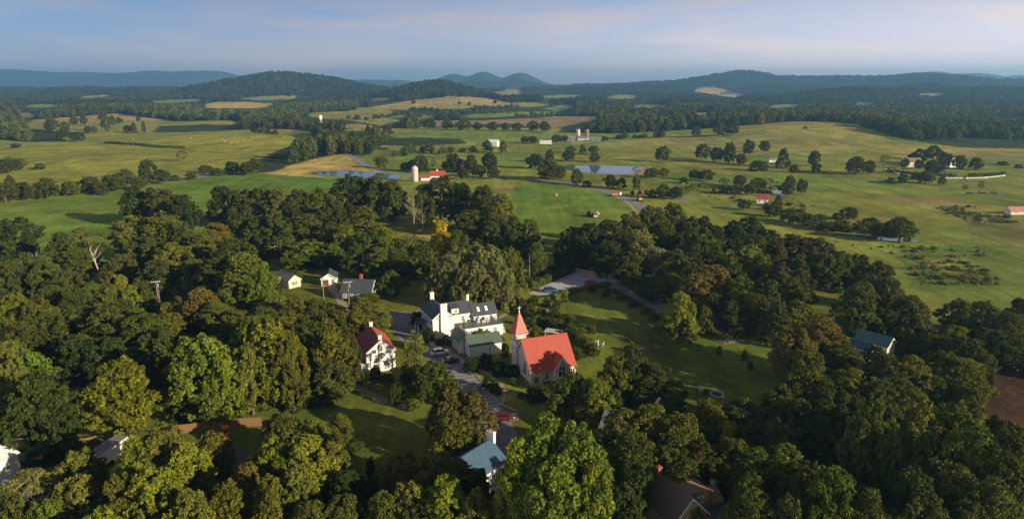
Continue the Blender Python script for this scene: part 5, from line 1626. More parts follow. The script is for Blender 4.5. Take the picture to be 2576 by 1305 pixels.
NEAR = [
    # upper left group round the green field
    (28, 550, 115, 17, 'broad', 'K'), (150, 585, 80, 15, 'tall', 'D'), (205, 570, 110, 16, 'thin', 'O'), (335, 472, 80, 18, 'broad', 'K'), (395, 474, 110, 18, 'broad', 'D'),
    (455, 492, 85, 17, 'oval', 'K'), (320, 545, 110, 17, 'feather', 'O'), (395, 540, 140, 18, 'broad', 'O'), (455, 560, 80, 16, 'tall', 'D'),
    (555, 470, 85, 19, 'oval', 'K'), (605, 478, 90, 18, 'broad', 'D'), (655, 472, 85, 19, 'broad', 'D'), (700, 476, 80, 19, 'tall', 'O'), (745, 480, 80, 18, 'broad', 'D'), (795, 478, 90, 18, 'broad', 'O'),
    (540, 562, 100, 16, 'feather', 'B'), (500, 585, 90, 15, 'broad', 'O'), (600, 540, 80, 16, 'tall', 'D'), (650, 545, 90, 16, 'feather', 'G'), (690, 535, 90, 18, 'tall', 'D'), (765, 540, 90, 16, 'feather', 'D'), (730, 515, 80, 16, 'broad', 'K'),
    (883, 440, 115, 22, 'broad', 'K'), (940, 446, 100, 21, 'broad', 'D'), (985, 455, 80, 20, 'oval', 'D'), (1105, 446, 120, 22, 'broad', 'D'), (1160, 462, 90, 21, 'broad', 'K'), (1215, 470, 90, 21, 'oval', 'D'), (1258, 490, 80, 20, 'broad', 'O'),
    (835, 500, 80, 17, 'broad', 'D'), (910, 520, 100, 17, 'feather', 'O'), (1060, 478, 70, 20, 'thin', 'D'), (1180, 530, 90, 17, 'feather', 'D'), (1240, 540, 90, 16, 'broad', 'D'), (1290, 545, 70, 16, 'tall', 'G'), (1330, 552, 80, 15, 'tall', 'O'), (1350, 610, 60, 12, 'broad', 'G'),
    (870, 570, 70, 14, 'tall', 'Y'), (835, 560, 80, 14, 'feather', 'D'), (925, 585, 90, 13, 'broad', 'G'), (970, 575, 80, 13, 'oval', 'Y'), (1020, 600, 95, 13, 'broad', 'O'), (1065, 615, 80, 12, 'oval', 'G'), (950, 625, 90, 11, 'broad', 'G'), (895, 620, 80, 11, 'oval', 'D'), (1010, 640, 90, 10, 'shrub', 'D'),
    (1105, 556, 72, 16, 'tall', 'YY'), (1150, 580, 70, 14, 'feather', 'G'),
    (1150, 625, 130, 16, 'willow', 'S'), (1225, 620, 140, 17, 'willow', 'S'), (1115, 665, 100, 13, 'willow', 'S'), (1280, 625, 90, 15, 'willow', 'O'), (1190, 665, 120, 14, 'willow', 'S'), (1262, 672, 100, 13, 'willow', 'S'),
    (775, 605, 120, 9.5, 'oval', 'L'), (835, 612, 100, 9, 'oval', 'L'), (735, 635, 80, 6.5, 'broad', 'G'), (865, 635, 70, 6.5, 'broad', 'G'),
    (610, 638, 150, 17, 'oval', 'G'), (650, 660, 80, 15, 'oval', 'L'), (545, 650, 110, 15, 'feather', 'D'), (585, 600, 110, 16, 'broad', 'D'), (480, 650, 90, 13, 'broad', 'D'), (500, 690, 80, 9, 'broad', 'G'),
    (350, 600, 120, 15, 'broad', 'D'), (430, 610, 110, 15, 'broad', 'O'), (300, 640, 90, 12, 'oval', 'D'), (395, 655, 100, 12, 'feather', 'D'), (190, 625, 80, 13, 'feather', 'G'), (60, 640, 100, 13, 'broad', 'D'), (110, 655, 100, 12, 'oval', 'G'), (15, 660, 90, 12, 'broad', 'D'), (160, 680, 90, 10, 'broad', 'D'),
    # mid left
    (300, 692, 60, 11, 'tall', 'Y'), (325, 720, 65, 10, 'tall', 'Y'), (270, 720, 80, 10, 'oval', 'O'), (230, 712, 90, 11, 'oval', 'G'), (180, 725, 90, 11, 'broad', 'D'), (130, 720, 80, 10, 'broad', 'D'), (35, 738, 90, 11, 'oval', 'Y'), (90, 755, 90, 10, 'broad', 'O'), (350, 700, 60, 8, 'shrub', 'D'), (372, 740, 50, 6, 'oval', 'O'),
    (500, 727, 110, 12, 'oval', 'B'), (460, 745, 80, 10, 'broad', 'O'), (420, 785, 80, 8, 'broad', 'O'), (540, 760, 100, 10, 'feather', 'G'), (590, 780, 90, 9, 'feather', 'O'),
    (285, 765, 170, 15, 'feather', 'D'), (350, 790, 130, 14, 'feather', 'G'), (210, 775, 130, 13, 'broad', 'D'), (130, 800, 130, 12, 'broad', 'D'), (50, 800, 130, 13, 'broad', 'D'), (15, 860, 110, 12, 'oval', 'O'), (390, 830, 120, 12, 'broad', 'D'), (260, 850, 140, 11, 'broad', 'K'), (180, 850, 120, 11, 'broad', 'K'), (330, 880, 120, 10, 'broad', 'K'),
    (690, 745, 90, 7, 'oval', 'L'), (740, 752, 100, 9, 'oval', 'O'), (660, 770, 100, 9, 'oval', 'D'), (790, 752, 90, 9, 'oval', 'D'), (720, 790, 130, 11, 'broad', 'O'), (630, 800, 110, 11, 'broad', 'G'), (840, 775, 90, 11, 'broad', 'D'), (905, 745, 70, 7, 'oval', 'O'), (935, 765, 90, 9, 'feather', 'O'), (895, 780, 90, 10, 'feather', 'O'), (950, 800, 60, 8, 'feather', 'O'),
    (770, 800, 110, 14, 'broad', 'D'), (825, 808, 120, 17, 'tall', 'O'), (872, 820, 70, 14, 'tall', 'D'), (825, 900, 110, 10, 'oval', 'D'),
    (60, 885, 150, 14, 'oval', 'L'), (20, 900, 110, 14, 'willow', 'O'), (80, 940, 190, 16, 'oval', 'K'), (140, 985, 90, 13, 'oval', 'K'),
    (300, 908, 185, 15, 'oval', 'Y'), (500, 845, 185, 18, 'oval', 'L'), (555, 900, 110, 14, 'oval', 'Y'), (450, 900, 110, 13, 'oval', 'G'), (670, 805, 165, 19, 'oval', 'Y'), (725, 850, 100, 16, 'broad', 'O'), (620, 870, 110, 15, 'broad', 'O'),
    # bottom left
    (400, 1075, 170, 14, 'oval', 'O'), (330, 1110, 150, 13, 'oval', 'Y'), (460, 1120, 150, 13, 'oval', 'Y'), (530, 1090, 110, 10, 'broad', 'O'), (380, 1180, 170, 13, 'oval', 'Y'), (300, 1195, 130, 12, 'oval', 'O'), (200, 1130, 110, 10, 'broad', 'O'), (190, 1200, 130, 11, 'broad', 'O'), (60, 1190, 150, 11, 'feather', 'S'), (110, 1260, 130, 10, 'oval', 'G'), (20, 1240, 110, 11, 'broad', 'D'), (620, 1172, 140, 11, 'willow', 'B'), (680, 1200, 130, 12, 'oval', 'O'), (570, 1215, 120, 11, 'oval', 'O'), (470, 1240, 130, 11, 'broad', 'O'), (250, 1285, 150, 11, 'oval', 'Y'),
    (710, 1038, 130, 9, 'oval', 'D'), (780, 1052, 90, 8, 'oval', 'O'), (855, 1040, 60, 7, 'feather', 'O'), (690, 1105, 140, 12, 'oval', 'Y'), (770, 1100, 150, 13, 'oval', 'Y'), (835, 1110, 110, 11, 'oval', 'O'), (740, 1170, 130, 12, 'oval', 'O'), (650, 1140, 110, 10, 'broad', 'O'), (860, 1190, 100, 8, 'broad', 'K'), (930, 1150, 50, 6, 'cone', 'K'),
    # bottom centre
    (1130, 965, 120, 13, 'oval', 'B'), (1185, 985, 110, 12, 'oval', 'B'), (1140, 1040, 130, 9, 'oval', 'O'), (1092, 908, 85, 8, 'oval', 'G'), (1042, 832, 70, 11, 'thin', 'Y'), (1030, 870, 80, 9, 'thin', 'O'), (1060, 945, 70, 6, 'oval', 'D'), (990, 965, 40, 4.5, 'cone', 'K'),
    (1010, 1140, 110, 8, 'feather', 'B'), (1090, 1140, 120, 8, 'feather', 'O'), (1150, 1160, 110, 7.5, 'feather', 'D'), (1200, 1178, 70, 6, 'feather', 'D'), (970, 1170, 90, 7, 'thin', 'B'), (1030, 1215, 130, 10, 'oval', 'O'), (1120, 1205, 150, 11, 'oval', 'Y'), (1195, 1235, 110, 10, 'oval', 'O'), (960, 1245, 120, 9, 'broad', 'G'), (860, 1250, 140, 9, 'broad', 'D'), (780, 1270, 130, 9, 'broad', 'D'), (1050, 1280, 120, 8, 'broad', 'D'), (900, 1200, 70, 6, 'shrub', 'K'),
    (1370, 1045, 190, 21, 'oval', 'L'), (1450, 1070, 190, 20, 'oval', 'L'), (1310, 1105, 140, 18, 'oval', 'Y'), (1500, 1150, 120, 16, 'oval', 'Y'), (1390, 1150, 190, 17, 'oval', 'L'),
    (1440, 938, 120, 10, 'oval', 'G'), (1495, 950, 100, 10, 'oval', 'Y'), (1555, 888, 100, 11, 'oval', 'O'), (1650, 918, 105, 9, 'feather', 'D'), (1592, 868, 95, 12.5, 'oval', 'D'), (1540, 980, 60, 6, 'oval', 'D'), (1700, 960, 70, 7, 'feather', 'D'),
    (1560, 1030, 130, 13, 'feather', 'D'), (1635, 1025, 140, 13, 'feather', 'O'), (1710, 1040, 150, 13, 'feather', 'O'), (1600, 1090, 150, 12, 'feather', 'D'), (1690, 1100, 150, 11, 'feather', 'D'), (1760, 1110, 110, 10, 'feather', 'R'), (1790, 1010, 120, 10, 'feather', 'O'), (1870, 1008, 140, 10, 'feather', 'D'), (1930, 1030, 120, 9, 'feather', 'D'), (1830, 1058, 75, 8, 'oval', 'YY'), (1850, 1110, 120, 10, 'broad', 'D'), (1590, 1150, 120, 11, 'broad', 'K'), (1560, 1220, 130, 10, 'broad', 'K'), (1690, 1180, 60, 6, 'broad', 'K'), (1580, 1280, 100, 9, 'broad', 'K'),
    (1742, 1272, 60, 4.5, 'oval', 'L'), (1890, 1190, 90, 9, 'oval', 'G'),
    # bottom right
    (1900, 1130, 140, 9.5, 'feather', 'G'), (1975, 1125, 150, 10, 'broad', 'G'), (2040, 1160, 110, 11, 'broad', 'D'), (1900, 1230, 140, 12, 'oval', 'D'), (2100, 1180, 170, 16, 'oval', 'G'), (2190, 1230, 150, 14, 'oval', 'D'), (1990, 1250, 130, 12, 'oval', 'G'), (1850, 1265, 100, 9, 'oval', 'D'),
    (2200, 1005, 120, 18, 'tall', 'G'), (2165, 1040, 80, 16, 'feather', 'D'), (2245, 1060, 90, 15, 'tall', 'G'), (2330, 1010, 170, 17, 'oval', 'O'), (2410, 1020, 170, 17, 'oval', 'G'), (2460, 1080, 160, 17, 'broad', 'G'), (2530, 1130, 140, 16, 'broad', 'D'), (2350, 1090, 140, 14, 'oval', 'D'), (2400, 1170, 170, 14, 'broad', 'D'), (2300, 1180, 150, 14, 'broad', 'K'), (2500, 1210, 160, 14, 'broad', 'D'), (2560, 1080, 90, 12, 'broad', 'D'), (2520, 1050, 80, 8, 'broad', 'K'), (2330, 1250, 170, 13, 'broad', 'D'), (2440, 1265, 170, 12, 'oval', 'D'), (2550, 1270, 120, 11, 'oval', 'D'), (2240, 1285, 120, 11, 'oval', 'D'),
    (2020, 935, 140, 14, 'feather', 'D'), (1965, 970, 110, 12, 'feather', 'D'), (2080, 960, 130, 13, 'feather', 'K'), (2010, 1010, 140, 12, 'broad', 'K'), (2090, 1030, 130, 12, 'broad', 'K'), (1970, 1060, 110, 10, 'broad', 'D'), (2140, 930, 120, 12, 'feather', 'O'), (2120, 870, 110, 11, 'feather', 'D'),
    (2060, 800, 150, 14, 'broad', 'B'), (2000, 830, 120, 13, 'broad', 'B'), (2105, 840, 110, 12, 'feather', 'O'), (2035, 880, 130, 11, 'broad', 'O'),
    (2230, 895, 120, 12, 'feather', 'D'), (2300, 900, 120, 12, 'feather', 'O'), (2370, 885, 120, 12, 'broad', 'D'), (2430, 905, 120, 12, 'feather', 'O'), (2480, 890, 70, 9, 'broad', 'D'), (2280, 960, 120, 10, 'feather', 'D'), (2360, 950, 110, 9, 'feather', 'D'), (2215, 960, 110, 11, 'feather', 'D'), (2440, 970, 90, 9, 'broad', 'D'), (2205, 870, 60, 5, 'oval', 'D'), (2150, 990, 90, 11, 'broad', 'K'),
    (2168, 712, 120, 15, 'oval', 'D'), (2290, 745, 115, 12, 'oval', 'D'), (2225, 760, 80, 10, 'broad', 'D'), (2420, 755, 110, 11, 'oval', 'D'), (2480, 760, 110, 11, 'oval', 'O'), (2540, 790, 110, 10, 'broad', 'D'), (2570, 752, 70, 11, 'oval', 'K'), (2500, 830, 130, 9, 'broad', 'K'), (2560, 850, 120, 8, 'broad', 'K'), (2410, 820, 100, 9, 'broad', 'O'), (2350, 830, 80, 8, 'feather', 'D'), (2290, 840, 60, 6, 'oval', 'D'), (2440, 850, 90, 8, 'broad', 'D'),
    (1715, 738, 115, 13, 'oval', 'Y'), (1770, 770, 60, 8, 'oval', 'O'), (1690, 780, 70, 8, 'oval', 'O'),
    # central right woods
    (1440, 575, 80, 15, 'broad', 'K'), (1485, 562, 100, 17, 'broad', 'K'), (1535, 555, 100, 17, 'broad', 'D'), (1585, 535, 100, 18, 'broad', 'O'), (1640, 520, 100, 19, 'oval', 'O'), (1695, 512, 90, 19, 'oval', 'O'), (1730, 545, 80, 16, 'broad', 'D'), (1670, 560, 90, 16, 'broad', 'D'), (1610, 575, 100, 17, 'broad', 'S'), (1550, 590, 100, 13.5, 'broad', 'O'), (1480, 602, 90, 11, 'broad', 'K'), (1425, 606, 70, 11, 'oval', 'K'),
    (1530, 608, 100, 13, 'broad', 'K'), (1595, 640, 100, 12, 'broad', 'D'), (1650, 625, 90, 13, 'broad', 'S'), (1700, 630, 100, 14, 'oval', 'D'), (1760, 575, 90, 16, 'broad', 'D'), (1800, 570, 80, 15, 'broad', 'K'), (1850, 555, 70, 13, 'broad', 'K'), (1770, 545, 60, 13, 'oval', 'K'), (1745, 620, 90, 14, 'broad', 'D'), (1800, 615, 90, 15, 'cone', 'D'), (1690, 690, 100, 9.5, 'feather', 'D'), (1640, 690, 100, 8.5, 'broad', 'K'), (1760, 690, 110, 13, 'feather', 'B'), (1800, 668, 110, 15, 'oval', 'B'),
    (1880, 618, 120, 15, 'oval', 'L'), (1835, 640, 90, 14, 'oval', 'G'), (1920, 640, 90, 14, 'oval', 'L'), (1950, 600, 110, 15, 'cone', 'R'), (2000, 590, 110, 15, 'broad', 'R'), (2060, 600, 110, 14, 'broad', 'R'), (2010, 640, 110, 15, 'cone', 'D'), (1970, 660, 90, 13, 'cone', 'R'), (2080, 640, 90, 12, 'broad', 'D'), (2120, 635, 80, 12, 'oval', 'G'), (2160, 640, 80, 11, 'broad', 'D'), (1860, 700, 110, 13, 'feather', 'G'), (1940, 705, 100, 14, 'cone', 'D'), (2000, 700, 100, 13, 'cone', 'D'), (1900, 740, 90, 11, 'feather', 'D'), (1845, 760, 80, 9, 'feather', 'D'), (1960, 760, 100, 11, 'cone', 'D'), (2010, 760, 90, 10, 'feather', 'O'), (1800, 740, 80, 9, 'feather', 'D'), (2220, 660, 80, 10, 'broad', 'D'), (2190, 690, 70, 10, 'broad', 'R'), (2240, 700, 80, 10, 'broad', 'D'), (2310, 760, 70, 8, 'broad', 'R'),
    (1890, 545, 60, 10, 'broad', 'K'), (1930, 575, 70, 9, 'broad', 'K'), (1900, 590, 80, 11, 'broad', 'D'), (1740, 660, 90, 12, 'broad', 'D'),
]
for e in NEAR:
    T(*e)

MID = [  # foot column, foot row, height, width
    (374, 463, 60, 46, 'broad', 'D'), (318, 468, 40, 48, 'broad', 'D'), (412, 462, 34, 44, 'broad', 'D'), (285, 480, 40, 60, 'broad', 'D'), (230, 486, 40, 56, 'broad', 'D'), (180, 492, 36, 50, 'broad', 'O'), (120, 500, 50, 60, 'broad', 'D'), (60, 505, 44, 60, 'broad', 'D'), (15, 510, 50, 60, 'broad', 'D'), (30, 486, 44, 26, 'oval', 'R'),
    (350, 476, 30, 40, 'broad', 'D'), (255, 490, 30, 40, 'shrub', 'D'), (12, 436, 34, 60, 'broad', 'D'), (100, 426, 14, 24, 'shrub', 'D'), (60, 430, 30, 30, 'thin', 'R'), (40, 372, 10, 26, 'shrub', 'D'), (460, 408, 28, 28, 'thin', 'G'),
    (160, 352, 26, 34, 'broad', 'D'), (196, 357, 24, 34, 'broad', 'K'), (165, 334, 26, 24, 'broad', 'D'), (130, 330, 30, 40, 'broad', 'D'), (188, 314, 20, 22, 'oval', 'D'), (212, 314, 22, 18, 'oval', 'D'), (222, 336, 18, 20, 'broad', 'D'), (238, 336, 18, 14, 'oval', 'D'), (268, 332, 48, 22, 'tall', 'D'), (285, 316, 24, 16, 'oval', 'D'), (302, 312, 14, 20, 'broad', 'D'), (322, 334, 18, 20, 'broad', 'D'), (338, 336, 26, 16, 'tall', 'D'), (363, 336, 30, 10, 'tall', 'K'), (348, 306, 12, 12, 'oval', 'D'),
    (585, 436, 28, 44, 'broad', 'K'), (518, 436, 20, 36, 'broad', 'D'), (545, 442, 18, 36, 'shrub', 'D'), (620, 440, 30, 46, 'broad', 'D'), (640, 434, 34, 40, 'broad', 'D'), (480, 452, 16, 30, 'shrub', 'D'), (440, 455, 14, 30, 'shrub', 'D'),
    (960, 424, 30, 36, 'broad', 'O'), (1060, 434, 42, 44, 'broad', 'D'), (1036, 432, 28, 24, 'broad', 'D'), (1018, 432, 22, 24, 'broad', 'D'), (1140, 434, 46, 44, 'broad', 'K'), (1185, 436, 44, 40, 'broad', 'D'), (1230, 434, 48, 44, 'broad', 'K'), (1205, 446, 30, 40, 'broad', 'D'), (1240, 450, 28, 34, 'broad', 'D'), (1118, 428, 22, 18, 'broad', 'K'), (1165, 452, 26, 30, 'broad', 'D'), (1090, 428, 30, 20, 'thin', 'D'),
    (1345, 425, 36, 50, 'broad', 'K'), (1380, 455, 50, 64, 'broad', 'D'), (1405, 452, 34, 44, 'broad', 'D'), (1382, 408, 30, 28, 'broad', 'D'), (1430, 406, 30, 40, 'broad', 'D'), (1495, 409, 26, 28, 'oval', 'D'), (1450, 466, 40, 34, 'oval', 'G'), (1475, 470, 16, 26, 'shrub', 'D'), (1534, 475, 34, 36, 'broad', 'K'), (1600, 440, 22, 22, 'thin', 'O'), (1640, 448, 24, 40, 'broad', 'D'), (1670, 446, 22, 30, 'broad', 'O'), (1665, 408, 38, 36, 'broad', 'D'),
    (1750, 345, 26, 28, 'broad', 'D'), (1664, 348, 20, 22, 'broad', 'D'), (1810, 342, 30, 34, 'broad', 'D'), (1840, 340, 24, 34, 'broad', 'D'), (1765, 402, 38, 36, 'broad', 'D'), (1800, 408, 36, 34, 'broad', 'D'), (1832, 412, 52, 40, 'broad', 'D'), (1862, 414, 26, 30, 'oval', 'D'), (1882, 392, 38, 36, 'broad', 'D'), (1922, 383, 28, 32, 'broad', 'D'), (1968, 422, 46, 44, 'cone', 'D'), (2045, 418, 38, 36, 'broad', 'D'), (1906, 430, 26, 50, 'shrub', 'D'), (2052, 432, 20, 28, 'shrub', 'D'), (1995, 434, 18, 28, 'shrub', 'D'), (2150, 440, 44, 56, 'broad', 'D'), (2185, 438, 34, 30, 'broad', 'D'), (2222, 420, 32, 24, 'thin', 'O'),
    (1745, 454, 26, 30, 'broad', 'D'), (1775, 456, 28, 40, 'broad', 'D'), (1720, 462, 16, 24, 'shrub', 'D'), (1820, 466, 18, 30, 'thin', 'R'), (1860, 470, 28, 34, 'broad', 'D'), (1905, 478, 30, 44, 'broad', 'O'), (1935, 484, 34, 40, 'thin', 'R'), (1885, 490, 26, 40, 'broad', 'O'), (1985, 478, 36, 28, 'broad', 'O'), (1975, 490, 30, 40, 'broad', 'D'), (2015, 488, 36, 34, 'broad', 'D'), (1850, 490, 24, 34, 'broad', 'D'), (1795, 488, 14, 18, 'cone', 'K'), (1820, 486, 20, 30, 'shrub', 'D'),
    (1665, 500, 36, 34, 'broad', 'D'), (1700, 502, 32, 34, 'broad', 'D'), (1640, 498, 20, 28, 'shrub', 'K'), (1608, 494, 14, 12, 'broad', 'D'), (1590, 492, 14, 12, 'broad', 'D'), (1625, 492, 14, 12, 'broad', 'D'),
    (2275, 425, 26, 22, 'broad', 'D'), (2308, 427, 24, 26, 'broad', 'K'), (2310, 416, 40, 34, 'broad', 'K'), (2300, 412, 26, 44, 'broad', 'D'), (2345, 404, 36, 44, 'broad', 'D'), (2375, 420, 34, 40, 'broad', 'D'), (2410, 426, 34, 40, 'broad', 'D'), (2452, 428, 30, 40, 'broad', 'D'), (2345, 440, 36, 46, 'broad', 'D'), (2325, 462, 30, 44, 'broad', 'D'), (2368, 466, 22, 20, 'oval', 'O'), (2270, 462, 24, 30, 'broad', 'D'), (2238, 462, 16, 26, 'shrub', 'D'), (2310, 452, 16, 44, 'shrub', 'D'), (2465, 478, 22, 22, 'thin', 'R'), (2425, 482, 18, 18, 'thin', 'R'), (2520, 416, 10, 30, 'shrub', 'D'), (2560, 424, 10, 20, 'shrub', 'D'), (2025, 324, 6, 12, 'shrub', 'D'),
    (2260, 608, 60, 80, 'broad', 'G'), (2215, 604, 40, 60, 'broad', 'D'), (2170, 584, 26, 60, 'shrub', 'D'), (2120, 582, 26, 60, 'shrub', 'O'), (2135, 552, 30, 44, 'broad', 'D'), (2190, 578, 30, 44, 'broad', 'D'), (2080, 580, 22, 50, 'shrub', 'D'), (2030, 570, 30, 60, 'broad', 'D'), (1985, 560, 34, 60, 'broad', 'D'), (1945, 545, 30, 50, 'broad', 'D'), (1955, 520, 30, 26, 'cone', 'D'), (1925, 528, 20, 20, 'cone', 'D'), (1870, 528, 24, 34, 'broad', 'K'), (2010, 545, 20, 34, 'shrub', 'D'), (2060, 560, 20, 40, 'shrub', 'D'), (2110, 575, 20, 40, 'shrub', 'D'), (2105, 552, 16, 30, 'shrub', 'D'),
    (1040, 262, 9, 14, 'broad', 'D'), (1155, 264, 8, 9, 'broad', 'D'), (1180, 266, 9, 10, 'broad', 'D'), (1245, 262, 9, 12, 'broad', 'D'),
    (1080, 326, 24, 34, 'broad', 'D'), (1125, 326, 22, 34, 'broad', 'D'), (1165, 328, 24, 40, 'broad', 'D'), (1200, 328, 20, 26, 'broad', 'D'), (1240, 330, 22, 30, 'broad', 'D'), (1272, 330, 20, 20, 'broad', 'D'), (1300, 330, 20, 26, 'broad', 'D'), (1340, 330, 24, 30, 'broad', 'D'), (1370, 332, 26, 34, 'broad', 'D'),
    (1225, 378, 24, 26, 'broad', 'D'), (1265, 386, 30, 20, 'tall', 'D'), (1340, 362, 18, 30, 'broad', 'K'), (1320, 360, 16, 24, 'broad', 'D'), (1400, 358, 18, 30, 'broad', 'D'), (1420, 356, 14, 20, 'broad', 'K'), (1560, 350, 10, 30, 'shrub', 'D'), (1520, 356, 12, 20, 'broad', 'D'),
]
for e in MID:
    TB(*e)

# clipped evergreens and garden shrubs round the church and the inn
SHR = [(1186, 935, 34, 40, 'BX'), (1222, 925, 38, 44, 'BX'), (1257, 945, 36, 42, 'BX'), (1290, 945, 30, 36, 'BX'), (1228, 978, 34, 38, 'BX'), (1246, 990, 28, 34, 'BX'), (1350, 1008, 40, 60, 'BX'), (1078, 858, 34, 36, 'BX'), (1050, 820, 36, 38, 'BX'),
       (1105, 866, 14, 26, 'D'), (1122, 866, 24, 26, 'G'), (1205, 850, 24, 40, 'L'), (1225, 852, 20, 30, 'G'), (1130, 830, 22, 40, 'G'), (1270, 900, 36, 22, 'O'), (1262, 870, 26, 20, 'O'),
       (945, 950, 26, 34, 'G'), (970, 958, 18, 40, 'G'), (905, 960, 30, 30, 'D'), (1000, 1005, 44, 42, 'K'), (1040, 1030, 26, 40, 'O'),
       (1310, 775, 26, 34, 'D'), (1330, 790, 26, 36, 'D'), (1360, 800, 26, 36, 'D'), (1392, 806, 30, 40, 'K'), (1370, 820, 24, 36, 'D'), (1400, 830, 28, 44, 'D'), (1432, 840, 30, 40, 'D'), (1455, 860, 36, 44, 'O'), (1475, 880, 34, 44, 'O'), (1490, 895, 30, 40, 'D'), (1340, 822, 26, 30, 'G'), (1320, 840, 24, 30, 'O'), (1348, 846, 28, 36, 'O'), (1450, 900, 26, 36, 'G'), (1415, 812, 22, 30, 'D'), (1440, 822, 24, 30, 'D'), (1462, 838, 26, 30, 'D'), (1400, 775, 20, 26, 'D'), (1375, 770, 20, 26, 'D'), (1340, 770, 22, 30, 'D'), (1295, 760, 24, 40, 'D'), (1270, 772, 20, 40, 'G'),
       (1490, 735, 24, 22, 'G'), (1525, 745, 22, 22, 'D'), (1560, 756, 18, 24, 'G'), (1590, 772, 16, 26, 'D'), (1620, 790, 16, 26, 'G'), (1640, 806, 18, 24, 'D'), (1420, 760, 30, 20, 'L'), (1606, 742, 24, 22, 'D'), (1855, 848, 34, 34, 'G'), (1808, 892, 22, 16, 'D'), (1871, 905, 26, 16, 'D'), (1885, 930, 24, 18, 'D'), (1490, 838, 22, 22, 'O'), (1735, 858, 30, 40, 'D'), (1650, 835, 20, 20, 'L'), (1345, 760, 18, 22, 'D'), (1310, 1000, 14, 22, 'G'), (1290, 965, 16, 24, 'G'),
       (985, 745, 62, 76, 'G'), (870, 730, 20, 30, 'D'), (745, 715, 34, 40, 'D'), (700, 735, 16, 20, 'G'), (925, 760, 24, 60, 'O')]
for x_, y_, h_, w_, t_ in SHR:
    TB(x_, y_, h_, w_, 'shrub' if h_ < 60 else 'oval', t_)

# ------------------------------------------------------------------ pale dead trunks and bare crown
def snag(x, y, h, lean, label, limbs=6, seed=1, bm_=None):
    b = at(x, y); rng = random.Random(seed)
    o = thing('dead_tree', label, 'dead tree', b)
    m = MB(); m.tube([(0, 0, -.3), (lean * .3, 0, h * .4), (lean, 0, h)], [.36, .27, .12], 8); m.build('trunk', bm_ or PALEBARK, o)
    m = MB()
    for k in range(limbs):
        f = .45 + .5 * k / limbs; p0 = Vector((lean * f, 0, h * f)); a_ = rng.random() * 6.28; L = h * .28 * (1.2 - f)+1.2
        p1 = p0 + Vector((math.cos(a_) * L, math.sin(a_) * L, L * .8)); m.tube([p0, p0.lerp(p1, .5) + Vector((0, 0, -.3)), p1], [.11, .08, .03], 5)
        for q in range(2):
            p2 = p1 + Vector((rng.uniform(-1, 1), rng.uniform(-1, 1), rng.uniform(.4, 1.4))); m.tube([p0.lerp(p1, .6), p2], [.05, .02], 4)
    m.build('branches', bm_ or PALEBARK, o)


snag(254, 703, 11, -2.2, 'pale leaning dead trunk among the left-hand trees', 7, 2)
snag(100, 690, 8, 1.8, 'pale broken dead tree at the far left', 6, 3)
snag(1042, 612, 21, .3, 'tall bare grey tree before the red-roofed barn', 9, 4, mat('grey_bark', (.20, .17, .13), .9, .3, 5, .3))
snag(693, 650, 9, .2, 'pale bare trunk in the wood left of centre', 2, 5)
snag(1254, 640, 10, .8, 'pale forked dead trunk above the willow', 4, 6)


# ------------------------------------------------------------------ hedges
def hedge(pts, w, h, tint, label, dens=60, size=.34):
    rng = np.random.default_rng(len(label) + int(pts[0][0]))
    wp = [at(*p) for p in pts]
    cs, ns = [], []
    for a_, b_ in zip(wp[:-1], wp[1:]):
        L = (b_ - a_).length; k = int(L * dens * (w + 2 * h) / 3)
        d = (b_ - a_).normalized(); s = Vector((-d.y, d.x, 0))
        t = rng.random(k); an = rng.random(k) * np.pi
        bump = 1 + .16 * np.sin(t * L * 1.3 + 1) + .10 * np.sin(t * L * 3.1) + rng.normal(size=k) * .06
        px = np.cos(an); pz = np.sin(an) ** .6
        base = np.outer(1 - t, a_) + np.outer(t, b_)
        pos = base + np.outer(px * w / 2 * bump, s) + np.outer(pz * h * bump, (0, 0, 1))
        pos[:, 2] *= (1 - .0)
        low = rng.random(k) < .35
        pos[low, 2] = base[low, 2] + rng.random(low.sum()) * h * .8
        nn = np.outer(px, s) + np.outer(np.sin(an), (0, 0, 1)) + rng.normal(size=(k, 3)) * .5
        cs.append(pos); ns.append(nn)
    cs = np.concatenate(cs); ns = np.concatenate(ns)
    me = leaf_mesh('hedge', cs, ns, size * (.7 + .6 * rng.random(len(cs))), .75 + .5 * rng.random(len(cs)), LEAF, rng)
    o = link('hedge', me, color=TINT[tint])
    tag(o, label, 'hedge')


hedge([(1330, 725), (1390, 703), (1440, 682)], 2.6, 2.2, 'D', 'tall clipped hedge along the left side of the parking lot')
hedge([(1345, 760), (1390, 752), (1440, 735), (1490, 727), (1532, 715)], 1.9, 1.25, 'L', 'sunlit clipped hedge in front of the parking lot')
hedge([(1368, 690), (1410, 668), (1440, 656)], 2.0, 1.6, 'D', 'dark hedge on the bank behind the parking lot')
hedge([(1540, 733), (1585, 757), (1635, 788), (1665, 810)], 1.4, .9, 'D', 'low hedge between the lawn and the lane')
hedge([(1745, 822), (1790, 843), (1835, 862)], 1.8, 1.6, 'D', 'dark clipped hedge below the lane near the lawn tree')
hedge([(1800, 800), (1850, 815), (1900, 838), (1940, 862)], 2.4, 2.0, 'D', 'long loose hedge on the far side of the lane')
hedge([(1305, 785), (1350, 808), (1400, 832), (1440, 850), (1480, 885)], 2.4, 1.7, 'D', 'shrubby garden border between the inn lawn and the green')
hedge([(265, 362), (340, 366), (400, 372), (465, 374)], 3.0, 2.4, 'K', 'dark thin hedgerow crossing the far left field', 6, .8)
hedge([(2232, 432), (2300, 440), (2405, 446)], 3.0, 2.0, 'K', 'dark hedge behind the long white garden wall', 6, .8)
hedge([(2433, 446), (2480, 445), (2527, 440)], 3.0, 2.4, 'K', 'dark hedge above the straight white garden wall', 6, .8)
